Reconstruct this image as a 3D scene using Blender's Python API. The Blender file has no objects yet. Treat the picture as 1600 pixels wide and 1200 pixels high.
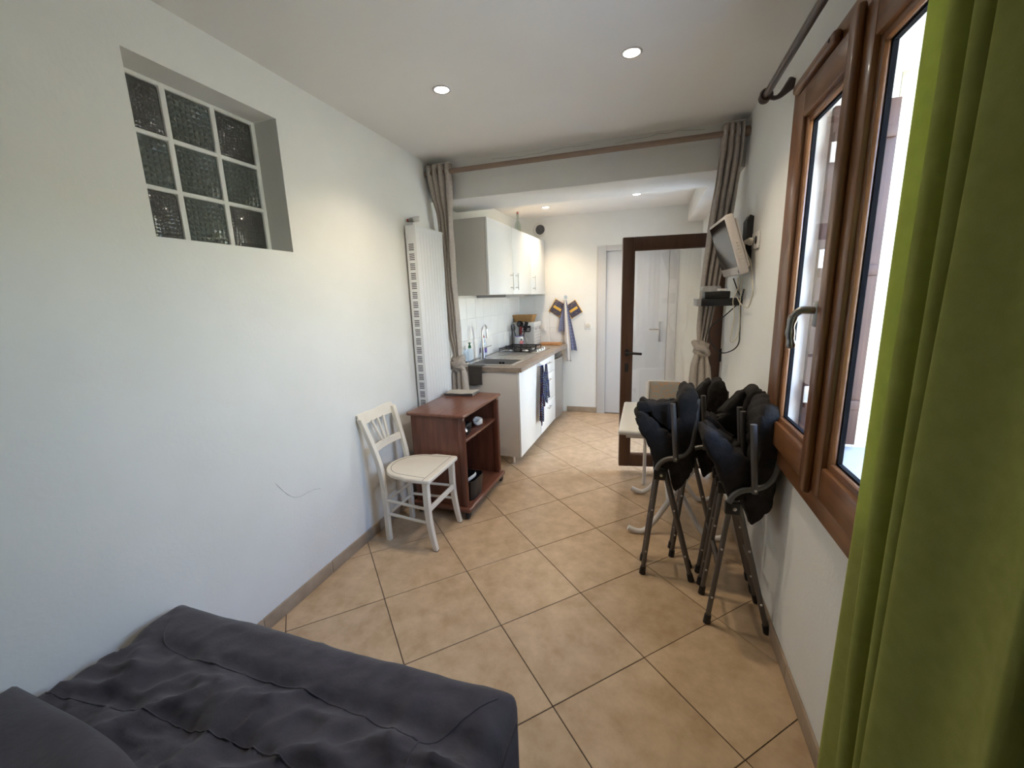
import bpy, bmesh, math, random
from mathutils import Matrix, Vector, noise
random.seed(7)
scene = bpy.context.scene
COL = scene.collection

# ------------------------------------------------------------------ camera
CAM = Vector((1.2402, -1.5823, 1.4915))
YAW, PITCH, ROLL = 0.314006, -0.203132, -0.033170
def cam_axes():
    cy, sy, cp, sp = math.cos(YAW), math.sin(YAW), math.cos(PITCH), math.sin(PITCH)
    f = Vector((-sy*cp, cy*cp, sp)); r = Vector((cy, sy, 0)); u = r.cross(f)
    c, s = math.cos(ROLL), math.sin(ROLL)
    return c*r + s*u, -s*r + c*u, f
_r, _u, _f = cam_axes()
cam = bpy.data.objects.new('camera', bpy.data.cameras.new('camera'))
COL.objects.link(cam)
cam.matrix_world = Matrix(((_r.x, _u.x, -_f.x, CAM.x), (_r.y, _u.y, -_f.y, CAM.y), (_r.z, _u.z, -_f.z, CAM.z), (0, 0, 0, 1)))
cam.data.sensor_width = 36; cam.data.lens = 36*654.38/1600
cam.data.clip_start = 0.02
scene.camera = cam

# ------------------------------------------------------------------ world, sun, exposure
world = bpy.data.worlds.new('sky'); scene.world = world; world.use_nodes = True
wn = world.node_tree; bg = wn.nodes['Background']
sky = wn.nodes.new('ShaderNodeTexSky'); sky.sky_type = 'NISHITA'
sky.sun_disc = False; sky.sun_elevation = math.radians(50); sky.sun_rotation = math.radians(-60)
hsv = wn.nodes.new('ShaderNodeHueSaturation'); hsv.inputs['Saturation'].default_value = .96   # hazy, milky sky
wn.links.new(sky.outputs[0], hsv.inputs['Color']); wn.links.new(hsv.outputs[0], bg.inputs[0]); bg.inputs[1].default_value = 3.1
sun = bpy.data.objects.new('sun', bpy.data.lights.new('sun', 'SUN')); COL.objects.link(sun)
sun.data.energy = 10; sun.data.angle = math.radians(0.6); sun.data.color = (1, .95, .85)
sun.rotation_euler = Vector((.5, .22, -.84)).to_track_quat('-Z', 'Y').to_euler()
sun.location = (-6, -3, 9)
SPOT_W = 20.0
scene.view_settings.view_transform = 'Standard'; scene.view_settings.look = 'None'
scene.view_settings.gamma = 1; scene.view_settings.use_curve_mapping = False
scene.view_settings.exposure = 0.80
def portal(name, loc, sx, sy, direction):
    l = bpy.data.lights.new(name, 'AREA'); l.shape = 'RECTANGLE'; l.size = sx; l.size_y = sy
    l.cycles.is_portal = True
    o = bpy.data.objects.new(name, l); COL.objects.link(o); o.location = loc
    o.rotation_euler = Vector(direction).to_track_quat('-Z', 'Y').to_euler()
portal('window_portal', (2.27, -.15, 1.525), 1.18, 1.42, (-1, 0, 0))
portal('doorway_portal', (2.27, 2.46, 1.0), .8, 2.04, (-1, 0, 0))

# ------------------------------------------------------------------ materials
MATS = {}
def ND(nt, t, **kw):
    n = nt.nodes.new(t)
    for k, v in kw.items(): setattr(n, k, v)
    return n
def mat(name, col, rough=.5, metal=0, col2=None, scale=8, stretch=(1, 1, 1), bump=0, bscale=None, spec=.5, detail=4,
        translucent=0, rnd=0, kind='noise', lo=.35, hi=.65, coat=0, sheen=0):
    m = bpy.data.materials.new(name); m.use_nodes = True; nt = m.node_tree
    p = nt.nodes['Principled BSDF']; out = nt.nodes['Material Output']
    p.inputs['Roughness'].default_value = rough; p.inputs['Metallic'].default_value = metal
    p.inputs['Specular IOR Level'].default_value = spec; p.inputs['Coat Weight'].default_value = coat
    p.inputs['Sheen Weight'].default_value = sheen
    p.inputs['Base Color'].default_value = (*col, 1)
    tc = ND(nt, 'ShaderNodeTexCoord'); mp = ND(nt, 'ShaderNodeMapping'); mp.inputs['Scale'].default_value = stretch
    nt.links.new(tc.outputs['Object'], mp.inputs[0])
    csock = None
    if col2:
        if kind == 'wave':
            tx = ND(nt, 'ShaderNodeTexWave'); tx.inputs['Scale'].default_value = scale; tx.inputs['Distortion'].default_value = 3
            tx.inputs['Detail'].default_value = detail
        else:
            tx = ND(nt, 'ShaderNodeTexNoise'); tx.inputs['Scale'].default_value = scale; tx.inputs['Detail'].default_value = detail
            tx.inputs['Roughness'].default_value = .6
        if rnd:
            oi = ND(nt, 'ShaderNodeObjectInfo'); mm = ND(nt, 'ShaderNodeMath', operation='MULTIPLY'); mm.inputs[1].default_value = 40
            nt.links.new(oi.outputs['Random'], mm.inputs[0])
            ad = ND(nt, 'ShaderNodeVectorMath', operation='ADD'); nt.links.new(mp.outputs[0], ad.inputs[0]); nt.links.new(mm.outputs[0], ad.inputs[1])
            nt.links.new(ad.outputs[0], tx.inputs[0])
        else: nt.links.new(mp.outputs[0], tx.inputs[0])
        rp = ND(nt, 'ShaderNodeValToRGB'); rp.color_ramp.elements[0].position = lo; rp.color_ramp.elements[1].position = hi
        rp.color_ramp.elements[0].color = (*col, 1); rp.color_ramp.elements[1].color = (*col2, 1)
        nt.links.new(tx.outputs['Fac'], rp.inputs[0]); csock = rp.outputs[0]
        if rnd:
            hs = ND(nt, 'ShaderNodeHueSaturation'); mr = ND(nt, 'ShaderNodeMapRange')
            mr.inputs['To Min'].default_value = 1-rnd; mr.inputs['To Max'].default_value = 1+rnd
            nt.links.new(oi.outputs['Random'], mr.inputs[0]); nt.links.new(mr.outputs[0], hs.inputs['Value'])
            nt.links.new(csock, hs.inputs['Color']); csock = hs.outputs[0]
        nt.links.new(csock, p.inputs['Base Color'])
    if bump:
        nz = ND(nt, 'ShaderNodeTexNoise'); nz.inputs['Scale'].default_value = bscale or scale*4; nz.inputs['Detail'].default_value = 3
        nt.links.new(mp.outputs[0], nz.inputs[0])
        b = ND(nt, 'ShaderNodeBump'); b.inputs['Strength'].default_value = bump; b.inputs['Distance'].default_value = .01
        nt.links.new(nz.outputs['Fac'], b.inputs['Height']); nt.links.new(b.outputs[0], p.inputs['Normal'])
    if translucent:
        tr = ND(nt, 'ShaderNodeBsdfTranslucent'); mx = ND(nt, 'ShaderNodeMixShader'); mx.inputs[0].default_value = translucent
        tr.inputs[0].default_value = (*col, 1)
        if csock: nt.links.new(csock, tr.inputs[0])
        nt.links.new(p.outputs[0], mx.inputs[1]); nt.links.new(tr.outputs[0], mx.inputs[2]); nt.links.new(mx.outputs[0], out.inputs[0])
    MATS[name] = m
    return m
def glassmat(name, tint=(1, 1, 1), ior=1.5, rough=0, base=.0):
    m = bpy.data.materials.new(name); m.use_nodes = True; nt = m.node_tree; nt.nodes.clear()
    out = ND(nt, 'ShaderNodeOutputMaterial'); t = ND(nt, 'ShaderNodeBsdfTransparent'); t.inputs[0].default_value = (*tint, 1)
    g = ND(nt, 'ShaderNodeBsdfGlossy'); g.inputs['Roughness'].default_value = rough
    # Schlick reflectance, the same from both sides of the thin sheet
    lw_ = ND(nt, 'ShaderNodeLayerWeight'); lw_.inputs['Blend'].default_value = .5
    pw = ND(nt, 'ShaderNodeMath', operation='POWER'); pw.inputs[1].default_value = 5; nt.links.new(lw_.outputs['Facing'], pw.inputs[0])
    f0 = ((ior-1)/(ior+1))**2+base
    ma = ND(nt, 'ShaderNodeMath', operation='MULTIPLY_ADD'); ma.inputs[1].default_value = 1-f0; ma.inputs[2].default_value = f0; nt.links.new(pw.outputs[0], ma.inputs[0])
    mx = ND(nt, 'ShaderNodeMixShader'); nt.links.new(ma.outputs[0], mx.inputs[0])
    nt.links.new(t.outputs[0], mx.inputs[1]); nt.links.new(g.outputs[0], mx.inputs[2]); nt.links.new(mx.outputs[0], out.inputs[0])
    MATS[name] = m; return m
def emitmat(name, col, s):
    m = bpy.data.materials.new(name); m.use_nodes = True; nt = m.node_tree; nt.nodes.clear()
    out = ND(nt, 'ShaderNodeOutputMaterial'); e = ND(nt, 'ShaderNodeEmission'); e.inputs[0].default_value = (*col, 1); e.inputs[1].default_value = s
    nt.links.new(e.outputs[0], out.inputs[0]); MATS[name] = m; return m
def checkmat(name, cols, scale, width=.5, rough=.9, axes=(0, 2), bands=None):
    """woven check: stripes along two object axes laid over each other"""
    m = bpy.data.materials.new(name); m.use_nodes = True; nt = m.node_tree; p = nt.nodes['Principled BSDF']
    p.inputs['Roughness'].default_value = rough; p.inputs['Specular IOR Level'].default_value = .1
    tc = ND(nt, 'ShaderNodeUVMap'); sx = ND(nt, 'ShaderNodeSeparateXYZ')
    nt.links.new(tc.outputs[0], sx.inputs[0])
    prev = None
    c = ND(nt, 'ShaderNodeRGB'); c.outputs[0].default_value = (*cols[0], 1); prev = c.outputs[0]
    def stripe(axis, sc, w, colour, prev, fac=1.0):
        a = ND(nt, 'ShaderNodeMath', operation='MULTIPLY'); a.inputs[1].default_value = sc; nt.links.new(sx.outputs[axis], a.inputs[0])
        f = ND(nt, 'ShaderNodeMath', operation='FRACT'); nt.links.new(a.outputs[0], f.inputs[0])
        l = ND(nt, 'ShaderNodeMath', operation='LESS_THAN'); l.inputs[1].default_value = w; nt.links.new(f.outputs[0], l.inputs[0])
        k = ND(nt, 'ShaderNodeMath', operation='MULTIPLY'); k.inputs[1].default_value = fac; nt.links.new(l.outputs[0], k.inputs[0])
        mx = ND(nt, 'ShaderNodeMixRGB'); nt.links.new(k.outputs[0], mx.inputs[0]); nt.links.new(prev, mx.inputs[1]); mx.inputs[2].default_value = (*colour, 1)
        return mx.outputs[0]
    for axis, sc, w, colour, fac in bands: prev = stripe(axis, sc, w, colour, prev, fac)
    nt.links.new(prev, p.inputs['Base Color']); MATS[name] = m; return m

mat('wall', (.80, .80, .765), .85, col2=(.83, .83, .80), scale=2.5, bump=.06, bscale=60, spec=.2)
mat('ceiling', (.83, .815, .78), .9, col2=(.855, .84, .805), scale=1.5, bump=.04, bscale=40, spec=.1)
mat('beam', (.76, .76, .73), .9, col2=(.80, .79, .76), scale=3, bump=.08, bscale=30, spec=.1)
mat('tile', (.455, .31, .178), .33, col2=(.625, .455, .295), scale=11, detail=12, rnd=.05, lo=.32, hi=.68, bump=.02, bscale=40)
mat('grout', (.10, .075, .06), .9)
mat('base_tile', (.33, .25, .175), .4, col2=(.42, .33, .24), scale=9, rnd=.06, detail=6)
mat('wall_tile', (.82, .82, .80), .15, col2=(.86, .86, .84), scale=3, rnd=.02)
mat('tile_joint', (.78, .775, .75), .8)
mat('wood_window', (.135, .052, .018), .32, col2=(.235, .10, .038), scale=6, stretch=(6, 6, .6), detail=6, coat=.25, rnd=.04)
mat('wood_window_h', (.135, .052, .018), .32, col2=(.235, .10, .038), scale=6, stretch=(6, .6, 6), detail=6, coat=.25, rnd=.04)
mat('wood_shutter', (.050, .021, .014), .6, col2=(.075, .033, .023), scale=6, stretch=(6, 6, .8), detail=5)
mat('dark_door', (.075, .034, .018), .4, col2=(.105, .048, .026), scale=6, stretch=(6, 6, .6), detail=5)
mat('gasket', (.010, .010, .012), .85, spec=.05)
mat('handle_steel', (.30, .29, .28), .3, metal=1)
mat('cart_wood', (.135, .046, .026), .34, col2=(.205, .078, .045), scale=5, stretch=(7, 7, .7), detail=6, coat=.1)
mat('cart_wood_top', (.135, .046, .026), .3, col2=(.20, .076, .045), scale=5, stretch=(7, .7, 7), detail=6, coat=.15)
mat('cream_paint', (.79, .72, .60), .38, col2=(.83, .77, .66), scale=6, bump=.05, bscale=30)
mat('worn_edge', (.16, .11, .07), .7)
mat('white_enamel', (.80, .81, .82), .28)
mat('slot_dark', (.02, .02, .02), .8)
mat('linen', (.47, .42, .37), .95, col2=(.54, .49, .435), scale=60, detail=2, bump=.15, bscale=400, spec=.1, translucent=.15)
mat('green_cloth', (.44, .46, .125), .95, col2=(.49, .51, .15), scale=30, bump=.1, bscale=500, spec=.1, translucent=.36)
mat('dark_cloth', (.05, .045, .04), .95, col2=(.06, .055, .05), scale=30, bump=.1, bscale=300, spec=.1)
mat('bed_cloth', (.056, .051, .060), .8, col2=(.074, .068, .078), scale=12, bump=.15, bscale=60, spec=.3, sheen=.15)
mat('black_fabric', (.021, .0188, .0178), .9, col2=(.035, .0318, .0303), scale=14, bump=.3, bscale=45, spec=.18)
mat('grey_tube', (.145, .135, .125), .42, metal=.55)
mat('steel', (.62, .61, .60), .28, metal=1)
mat('brushed_steel', (.60, .59, .58), .34, metal=1)
mat('chrome', (.82, .82, .84), .08, metal=1)
mat('black_plastic', (.012, .012, .013), .4)
mat('black_gloss', (.008, .008, .009), .12)
mat('grey_plastic', (.30, .30, .30), .5)
mat('laminate_white', (.83, .84, .83), .24)
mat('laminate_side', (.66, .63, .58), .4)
mat('worktop', (.255, .205, .165), .38, col2=(.335, .275, .225), scale=22, detail=6)
mat('hood_grey', (.35, .35, .35), .4, metal=.6)
mat('fridge_silver', (.42, .41, .40), .36, metal=.7)
mat('crate_grey', (.53, .52, .50), .5)
mat('crate_white', (.66, .65, .62), .5)
mat('wicker', (.36, .20, .075), .8, col2=(.50, .30, .12), scale=90, bump=.4, bscale=120)
mat('board_wood', (.36, .17, .06), .5, col2=(.48, .25, .10), scale=8, stretch=(1, 8, 1))
mat('red_plastic', (.28, .02, .025), .4)
mat('ceramic', (.82, .80, .76), .15)
mat('print_red', (.42, .09, .10), .3); mat('print_blue', (.12, .08, .34), .3); mat('print_dark', (.03, .05, .06), .3)
mat('green_plastic', (.01, .12, .045), .35)
mat('dish_cloth', (.075, .068, .062), .95, bump=.2, bscale=300, col2=(.09, .082, .075), scale=60)
mat('potholder_yellow', (.72, .44, .08), .9); mat('potholder_blue', (.055, .055, .11), .95, col2=(.20, .16, .11), scale=70, lo=.5, hi=.62)
mat('towel_white', (.70, .68, .66), .95, bump=.15, bscale=200, col2=(.74, .72, .70), scale=50)
mat('door_grey', (.66, .67, .69), .45)
mat('door_trim', (.60, .59, .58), .5)
mat('white_plastic', (.80, .79, .76), .35)
mat('ivory_plastic', (.66, .62, .54), .4)
mat('tv_shell', (.62, .57, .53), .4)
mat('tv_screen', (.018, .018, .018), .16, spec=.6)
mat('cream_cable', (.62, .56, .42), .5)
mat('table_white', (.80, .79, .74), .3)
mat('table_tube', (.74, .72, .70), .35)
mat('floral', (.30, .30, .27), .95, col2=(.42, .27, .18), scale=38, detail=3, lo=.45, hi=.6)
mat('rod_wood', (.27, .195, .145), .5, col2=(.31, .225, .17), scale=8, stretch=(.5, 8, 8))
mat('rod_dark', (.045, .026, .022), .35, coat=.2)
mat('outside_wall', (.60, .56, .38), .9, col2=(.64, .60, .42), scale=3, bump=.1)
mat('concrete', (.42, .42, .42), .9, col2=(.50, .50, .49), scale=6)
mat('hinge_metal', (.62, .60, .55), .4, metal=.4)
mat('olive_oil', (.28, .20, .02), .1)
mat('mark', (.52, .51, .50), .9)
mat('lead_line', (.42, .40, .37), .9)
mat('magazine', (.62, .62, .62), .3, col2=(.35, .35, .36), scale=30)
glassmat('pane'); glassmat('pane_door', (.96, .97, .97), 1.5, base=.03)
glassmat('clear_plastic', (.86, .92, .98), 1.35, .05, base=.08)
glassmat('bottle_glass', (.85, .90, .86), 1.45, .02, base=.05)
emitmat('lamp_lens', (1, .93, .82), 30)
checkmat('towel_check', [(.012, .016, .045)], 0, bands=[(0, 14, .26, (.42, .47, .50), 1), (1, 24, .55, (.012, .018, .05), .9), (0, 3.1, .20, (.05, .016, .02), 1), (1, 4.2, .12, (.02, .04, .16), .8)])
checkmat('cloth_check', [(.62, .59, .52)], 0, bands=[(0, 17, .24, (.10, .095, .09), .85), (1, 13, .24, (.10, .095, .09), .85)])
checkmat('towel_blue', [(.15, .17, .29)], 0, bands=[(0, 9, .22, (.50, .50, .54), .8), (1, 16, .5, (.15, .17, .29), .8)])
def glassblock(name, dark, line, sc, strength):
    m = bpy.data.materials.new(name); m.use_nodes = True; nt = m.node_tree; p = nt.nodes['Principled BSDF']
    p.inputs['Roughness'].default_value = .12; p.inputs['Base Color'].default_value = (*dark, 1); p.inputs['Specular IOR Level'].default_value = .6
    tc = ND(nt, 'ShaderNodeTexCoord'); sp = ND(nt, 'ShaderNodeSeparateXYZ'); nt.links.new(tc.outputs['Object'], sp.inputs[0])
    hs = []
    for ax in (1, 2):
        a = ND(nt, 'ShaderNodeMath', operation='MULTIPLY'); a.inputs[1].default_value = sc; nt.links.new(sp.outputs[ax], a.inputs[0])
        s = ND(nt, 'ShaderNodeMath', operation='PINGPONG'); s.inputs[1].default_value = .5; nt.links.new(a.outputs[0], s.inputs[0]); hs.append(s.outputs[0])
    mul = ND(nt, 'ShaderNodeMath', operation='MINIMUM'); nt.links.new(hs[0], mul.inputs[0]); nt.links.new(hs[1], mul.inputs[1])
    nz = ND(nt, 'ShaderNodeTexNoise'); nz.inputs['Scale'].default_value = 45; nt.links.new(tc.outputs['Object'], nz.inputs[0])
    ad = ND(nt, 'ShaderNodeMath', operation='ADD'); ns = ND(nt, 'ShaderNodeMath', operation='MULTIPLY'); ns.inputs[1].default_value = .25; nt.links.new(nz.outputs['Fac'], ns.inputs[0]); nt.links.new(mul.outputs[0], ad.inputs[0]); nt.links.new(ns.outputs[0], ad.inputs[1])
    b = ND(nt, 'ShaderNodeBump'); b.inputs['Strength'].default_value = strength; b.inputs['Distance'].default_value = .012
    nt.links.new(ad.outputs[0], b.inputs['Height']); nt.links.new(b.outputs[0], p.inputs['Normal']); MATS[name] = m
glassblock('block_rough', (.105, .125, .113), None, 48, 1.0)
glassblock('block_smooth', (.075, .076, .071), None, 70, .22)

# ------------------------------------------------------------------ mesh helpers
def crom(pts, n=6, closed=False):
    P = [Vector(p) for p in pts]; out = []
    N = len(P)
    rng = range(N if closed else N-1)
    for i in rng:
        if closed: p0, p1, p2, p3 = P[i-1], P[i], P[(i+1) % N], P[(i+2) % N]
        else: p0, p1, p2, p3 = P[max(i-1, 0)], P[i], P[i+1], P[min(i+2, N-1)]
        for k in range(n):
            t = k/n; t2, t3 = t*t, t*t*t
            out.append(.5*((2*p1)+(p2-p0)*t+(2*p0-5*p1+4*p2-p3)*t2+(3*p1-p0-3*p2+p3)*t3))
    if not closed: out.append(P[-1].copy())
    return out
class MB:
    def __init__(s): s.v = []; s.f = []; s.uv = None
    def add(s, vs, fs, M=None):
        o = len(s.v)
        s.v += [tuple((M @ Vector(v)) if M is not None else v) for v in vs]
        s.f += [tuple(i+o for i in f) for f in fs]
        return s
    def box(s, a, b, bev=0, M=None, seg=2):
        x0, y0, z0 = [min(a[i], b[i]) for i in range(3)]; x1, y1, z1 = [max(a[i], b[i]) for i in range(3)]
        if not bev:
            return s.add([(x0, y0, z0), (x1, y0, z0), (x1, y1, z0), (x0, y1, z0), (x0, y0, z1), (x1, y0, z1), (x1, y1, z1), (x0, y1, z1)],
                         [(0, 3, 2, 1), (4, 5, 6, 7), (0, 1, 5, 4), (1, 2, 6, 5), (2, 3, 7, 6), (3, 0, 4, 7)], M)
        bm = bmesh.new(); bmesh.ops.create_cube(bm, size=1)
        for v in bm.verts: v.co = Vector(((x0+x1)/2+v.co.x*(x1-x0), (y0+y1)/2+v.co.y*(y1-y0), (z0+z1)/2+v.co.z*(z1-z0)))
        bev = min(bev, .49*min(x1-x0, y1-y0, z1-z0))
        bmesh.ops.bevel(bm, geom=list(bm.edges), offset=bev, segments=seg, affect='EDGES', profile=.5)
        bm.verts.index_update()
        s.add([tuple(v.co) for v in bm.verts], [tuple(v.index for v in f.verts) for f in bm.faces], M); bm.free()
        return s
    def tube(s, pts, r, n=10, M=None, closed=False, flat=1.0):
        P = [Vector(p) for p in pts]; N = len(P); rs = r if isinstance(r, (list, tuple)) else [r]*N
        T = []
        for i in range(N):
            a = P[i-1] if (i > 0 or closed) else P[i]; b = P[(i+1) % N] if (i < N-1 or closed) else P[i]
            T.append((b-a).normalized())
        ref = Vector((0, 0, 1)) if abs(T[0].z) < .9 else Vector((1, 0, 0))
        nrm = (ref-T[0]*ref.dot(T[0])).normalized(); vs = []; fs = []
        for i in range(N):
            nrm = (nrm-T[i]*nrm.dot(T[i])).normalized(); bn = T[i].cross(nrm)
            for k in range(n):
                a = 2*math.pi*k/n
                vs.append(tuple(P[i]+rs[i]*(math.cos(a)*nrm+math.sin(a)*bn*flat)))
        for i in range(N if closed else N-1):
            j = (i+1) % N
            for k in range(n): fs.append((i*n+k, i*n+(k+1) % n, j*n+(k+1) % n, j*n+k))
        if not closed:
            fs.append(tuple(reversed(range(n)))); fs.append(tuple((N-1)*n+k for k in range(n)))
        return s.add(vs, fs, M)
    def lathe(s, prof, n=20, M=None, cap=True):
        vs = []; fs = []
        for r, z in prof:
            for k in range(n):
                a = 2*math.pi*k/n; vs.append((r*math.cos(a), r*math.sin(a), z))
        for i in range(len(prof)-1):
            for k in range(n): fs.append((i*n+k, i*n+(k+1) % n, (i+1)*n+(k+1) % n, (i+1)*n+k))
        if cap:
            fs.append(tuple(reversed(range(n)))); fs.append(tuple((len(prof)-1)*n+k for k in range(n)))
        return s.add(vs, fs, M)
    def prism(s, poly, z0, z1, M=None):
        n = len(poly); vs = [(x, y, z0) for x, y in poly]+[(x, y, z1) for x, y in poly]
        fs = [tuple(reversed(range(n))), tuple(range(n, 2*n))]+[(i, (i+1) % n, n+(i+1) % n, n+i) for i in range(n)]
        return s.add(vs, fs, M)
    def ring(s, y0, y1, z0, z1, w, x0, x1, bev=.006):
        """rectangular frame in the YZ plane"""
        for a, b in (((x0, y0, z0), (x1, y0+w, z1)), ((x0, y1-w, z0), (x1, y1, z1)), ((x0, y0+w, z0), (x1, y1-w, z0+w)), ((x0, y0+w, z1-w), (x1, y1-w, z1))):
            s.box(a, b, bev)
        return s
    def grid(s, nu, nv, fn, uv=False, M=None, wrap=False):
        vs = [fn(i/nu, j/nv) for j in range(nv+1) for i in range(nu+1)]
        fs = [(j*(nu+1)+i, j*(nu+1)+i+1, (j+1)*(nu+1)+i+1, (j+1)*(nu+1)+i) for j in range(nv) for i in range(nu)]
        o = len(s.v)
        s.add(vs, fs, M)
        if uv:
            if s.uv is None: s.uv = {}
            for j in range(nv+1):
                for i in range(nu+1): s.uv[o+j*(nu+1)+i] = (i/nu, j/nv)
        return s
    def mesh(s, name, smooth=False):
        me = bpy.data.meshes.new(name); me.from_pydata(s.v, [], s.f)
        if s.uv:
            ul = me.uv_layers.new(name='UVMap')
            for l in me.loops: ul.data[l.index].uv = s.uv.get(l.vertex_index, (0, 0))
        bm = bmesh.new(); bm.from_mesh(me); bmesh.ops.recalc_face_normals(bm, faces=bm.faces); bm.to_mesh(me); bm.free()
        if smooth:
            me.polygons.foreach_set('use_smooth', [True]*len(me.polygons))
            if smooth != 'all':
                try: me.set_sharp_from_angle(angle=math.radians(38))
                except Exception: pass
        me.update(); return me
    def build(s, name, m, parent=None, smooth=True, solid=0, sub=0, label=None):
        me = s.mesh(name, smooth); me.materials.append(MATS[m])
        o = bpy.data.objects.new(name, me); COL.objects.link(o)
        if parent: o.parent = parent
        if solid:
            md = o.modifiers.new('thickness', 'SOLIDIFY'); md.thickness = solid; md.offset = 0
        if sub:
            md = o.modifiers.new('smooth', 'SUBSURF'); md.levels = sub; md.render_levels = sub
        if label: o['label'] = label
        return o
def tag(o, label, cat, group=None, kind=None):
    o['label'] = label; o['category'] = cat
    if group: o['group'] = group
    if kind: o['kind'] = kind
    return o
def thing(name, label, cat, loc=(0, 0, 0), rz=0, group=None):
    o = bpy.data.objects.new(name, None); COL.objects.link(o); o.empty_display_size = .05
    o.location = loc; o.rotation_euler = (0, 0, rz); return tag(o, label, cat, group)
def structure(o, label=None):
    o['kind'] = 'structure'
    if label: o['label'] = label
    return o
def sroot(name, label, loc=(0, 0, 0), rz=0):
    o = bpy.data.objects.new(name, None); COL.objects.link(o); o.location = loc; o.rotation_euler = (0, 0, rz)
    return structure(o, label)
def copy_tree(o, parent=None):
    c = o.copy(); COL.objects.link(c); c.parent = parent
    for ch in list(o.children): copy_tree(ch, c)
    return c
def instance(o, name, parent, loc, rz=0):
    c = bpy.data.objects.new(name, o); COL.objects.link(c); c.parent = parent; c.location = loc; c.rotation_euler = (0, 0, rz); return c
def T(x, y, z): return Matrix.Translation((x, y, z))
def R(a, ax): return Matrix.Rotation(a, 4, ax)
def S(x, y, z): return Matrix.Diagonal((x, y, z, 1))
def fb(p, sc, amp, seed=0):
    v = Vector(p)*sc+Vector((seed*7.3, seed*3.1, seed*1.7))
    return amp*noise.fractal(v, 1.0, 2.0, 4)
# ------------------------------------------------------------------ the room
XL, XR, YB, YF = -.415, 1.80, -2.95, 3.72
ZC, ZK = 2.53, 2.44            # room ceiling, kitchen ceiling
YB1, YB2, ZBEAM = 1.61, 2.07, 2.253
WT = .45                        # outer wall thickness
KA = .034                       # the kitchen's left wall runs a little askew
KO = Vector((-.415, 1.77, 0))
def kworld(kx, ky, z=0): return Vector((KO.x+kx*math.cos(KA)+ky*math.sin(KA), KO.y-kx*math.sin(KA)+ky*math.cos(KA), z))

# floor with single tiles laid diagonally
floor = structure(MB().box((XL-.6, YB-.2, -.15), (XR+WT, YF+.2, -.004)).build('floor', 'grout', smooth=False), 'beige square tiles laid diagonally with dark joints')
TS = .45; GA = -.0110524
e1 = Vector((math.cos(-math.pi/4+GA), math.sin(-math.pi/4+GA))); e2 = Vector((-e1.y, e1.x))
def clip(poly, ax, lim, sign):
    out = []
    for i in range(len(poly)):
        a, b = poly[i-1], poly[i]; da, db = sign*(lim-a[ax]), sign*(lim-b[ax])
        if (da >= 0) != (db >= 0):
            t = da/(da-db); out.append((a[0]+(b[0]-a[0])*t, a[1]+(b[1]-a[1])*t))
        if db >= 0: out.append(b)
    return out
HT = TS/2-.002
full_tile = None
for i in range(-14, 16):
    for j in range(-14, 16):
        c = e1*((i+.5)*TS)+e2*((j+.5)*TS)
        q = [tuple(c+e1*(a*HT)+e2*(b*HT)) for a, b in ((-1, -1), (1, -1), (1, 1), (-1, 1))]
        p = clip(clip(clip(clip(q, 0, XL-.02, -1), 0, XR+.02, 1), 1, YB, -1), 1, YF+.01, 1)
        if len(p) < 3: continue
        area = abs(sum(p[k-1][0]*p[k][1]-p[k][0]*p[k-1][1] for k in range(len(p))))/2
        if area < .002: continue
        if area > .999*(2*HT)**2:
            if full_tile is None:
                full_tile = MB().box((-HT, -HT, -.006), (HT, HT, 0), .0012, seg=1).mesh('floor_tile'); full_tile.materials.append(MATS['tile'])
            instance(full_tile, 'floor_tile', floor, (c.x, c.y, 0), math.atan2(e1.y, e1.x))
        else:
            b = MB().prism([(x-c.x, y-c.y) for x, y in p], -.006, 0); me = b.mesh('floor_tile'); me.materials.append(MATS['tile'])
            instance(me, 'floor_tile', floor, (c.x, c.y, 0))
# doorway threshold strip outside the tiles
structure(MB().box((XR+.02, 2.06, -.1), (XR+WT, 2.86, -.002), .003).build('trim_1', 'concrete'), 'grey stone door sill')

ceil = structure(MB().box((XL-.3, YB-.2, ZC), (XR+WT, YB1, ZC+.12)).build('ceiling', 'ceiling', smooth=False), 'plain white plaster ceiling')
MB().box((XL-.3, YB2, ZK), (XR+WT, YF+.2, ZC+.12)).build('kitchen_ceiling', 'ceiling', ceil, smooth=False)
beam = structure(MB().box((XL-.3, YB1, ZBEAM), (XR+WT, YB2, ZC+.12), .004).build('ceiling_beam', 'beam', smooth=False), 'wide white plastered beam between room and kitchen')
pts = [(.10, YB1-.0005, 2.505)]
for k in range(26): pts.append((.10+(k+1)*.056, YB1-.0005, 2.507+random.uniform(-.006, .006)-.010*math.sin(k*.5)))
MB().tube(pts[:14], .0011, 4).build('crack', 'lead_line', beam); MB().tube(pts[16:], .0011, 4).build('crack', 'lead_line', beam)
structure(MB().box((1.64, YB2, 2.256), (XR+WT, YF+.1, ZK+.05), .004).build('ceiling_soffit', 'beam', smooth=False), 'white boxed soffit above the outer door')

# left wall with the glass block recess
GY0, GY1, GZ0, GZ1, GXR = -.482, .130, 1.744, 2.333, -.545
wl = MB()
wl.box((XL-.30, YB-.2, -.1), (XL, GY0, ZC)).box((XL-.30, GY1, -.1), (XL, 1.80, ZC)).box((XL-.30, GY0, -.1), (XL, GY1, GZ0)).box((XL-.30, GY0, GZ1), (XL, GY1, ZC))
wall_left = structure(wl.build('wall_left', 'wall', smooth=False), 'white plastered wall left of the room')
sc_pts = [(XL+.0008, -.167+.264*t, .667-.157*t-.05*math.sin(math.pi*t)-.02*math.sin(6*t)) for t in [k/14 for k in range(15)]]
MB().tube(sc_pts, [.0006+.001*abs(math.sin(k*1.7)) for k in range(15)], 5).build('scuff_mark', 'mark', wall_left)
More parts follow.
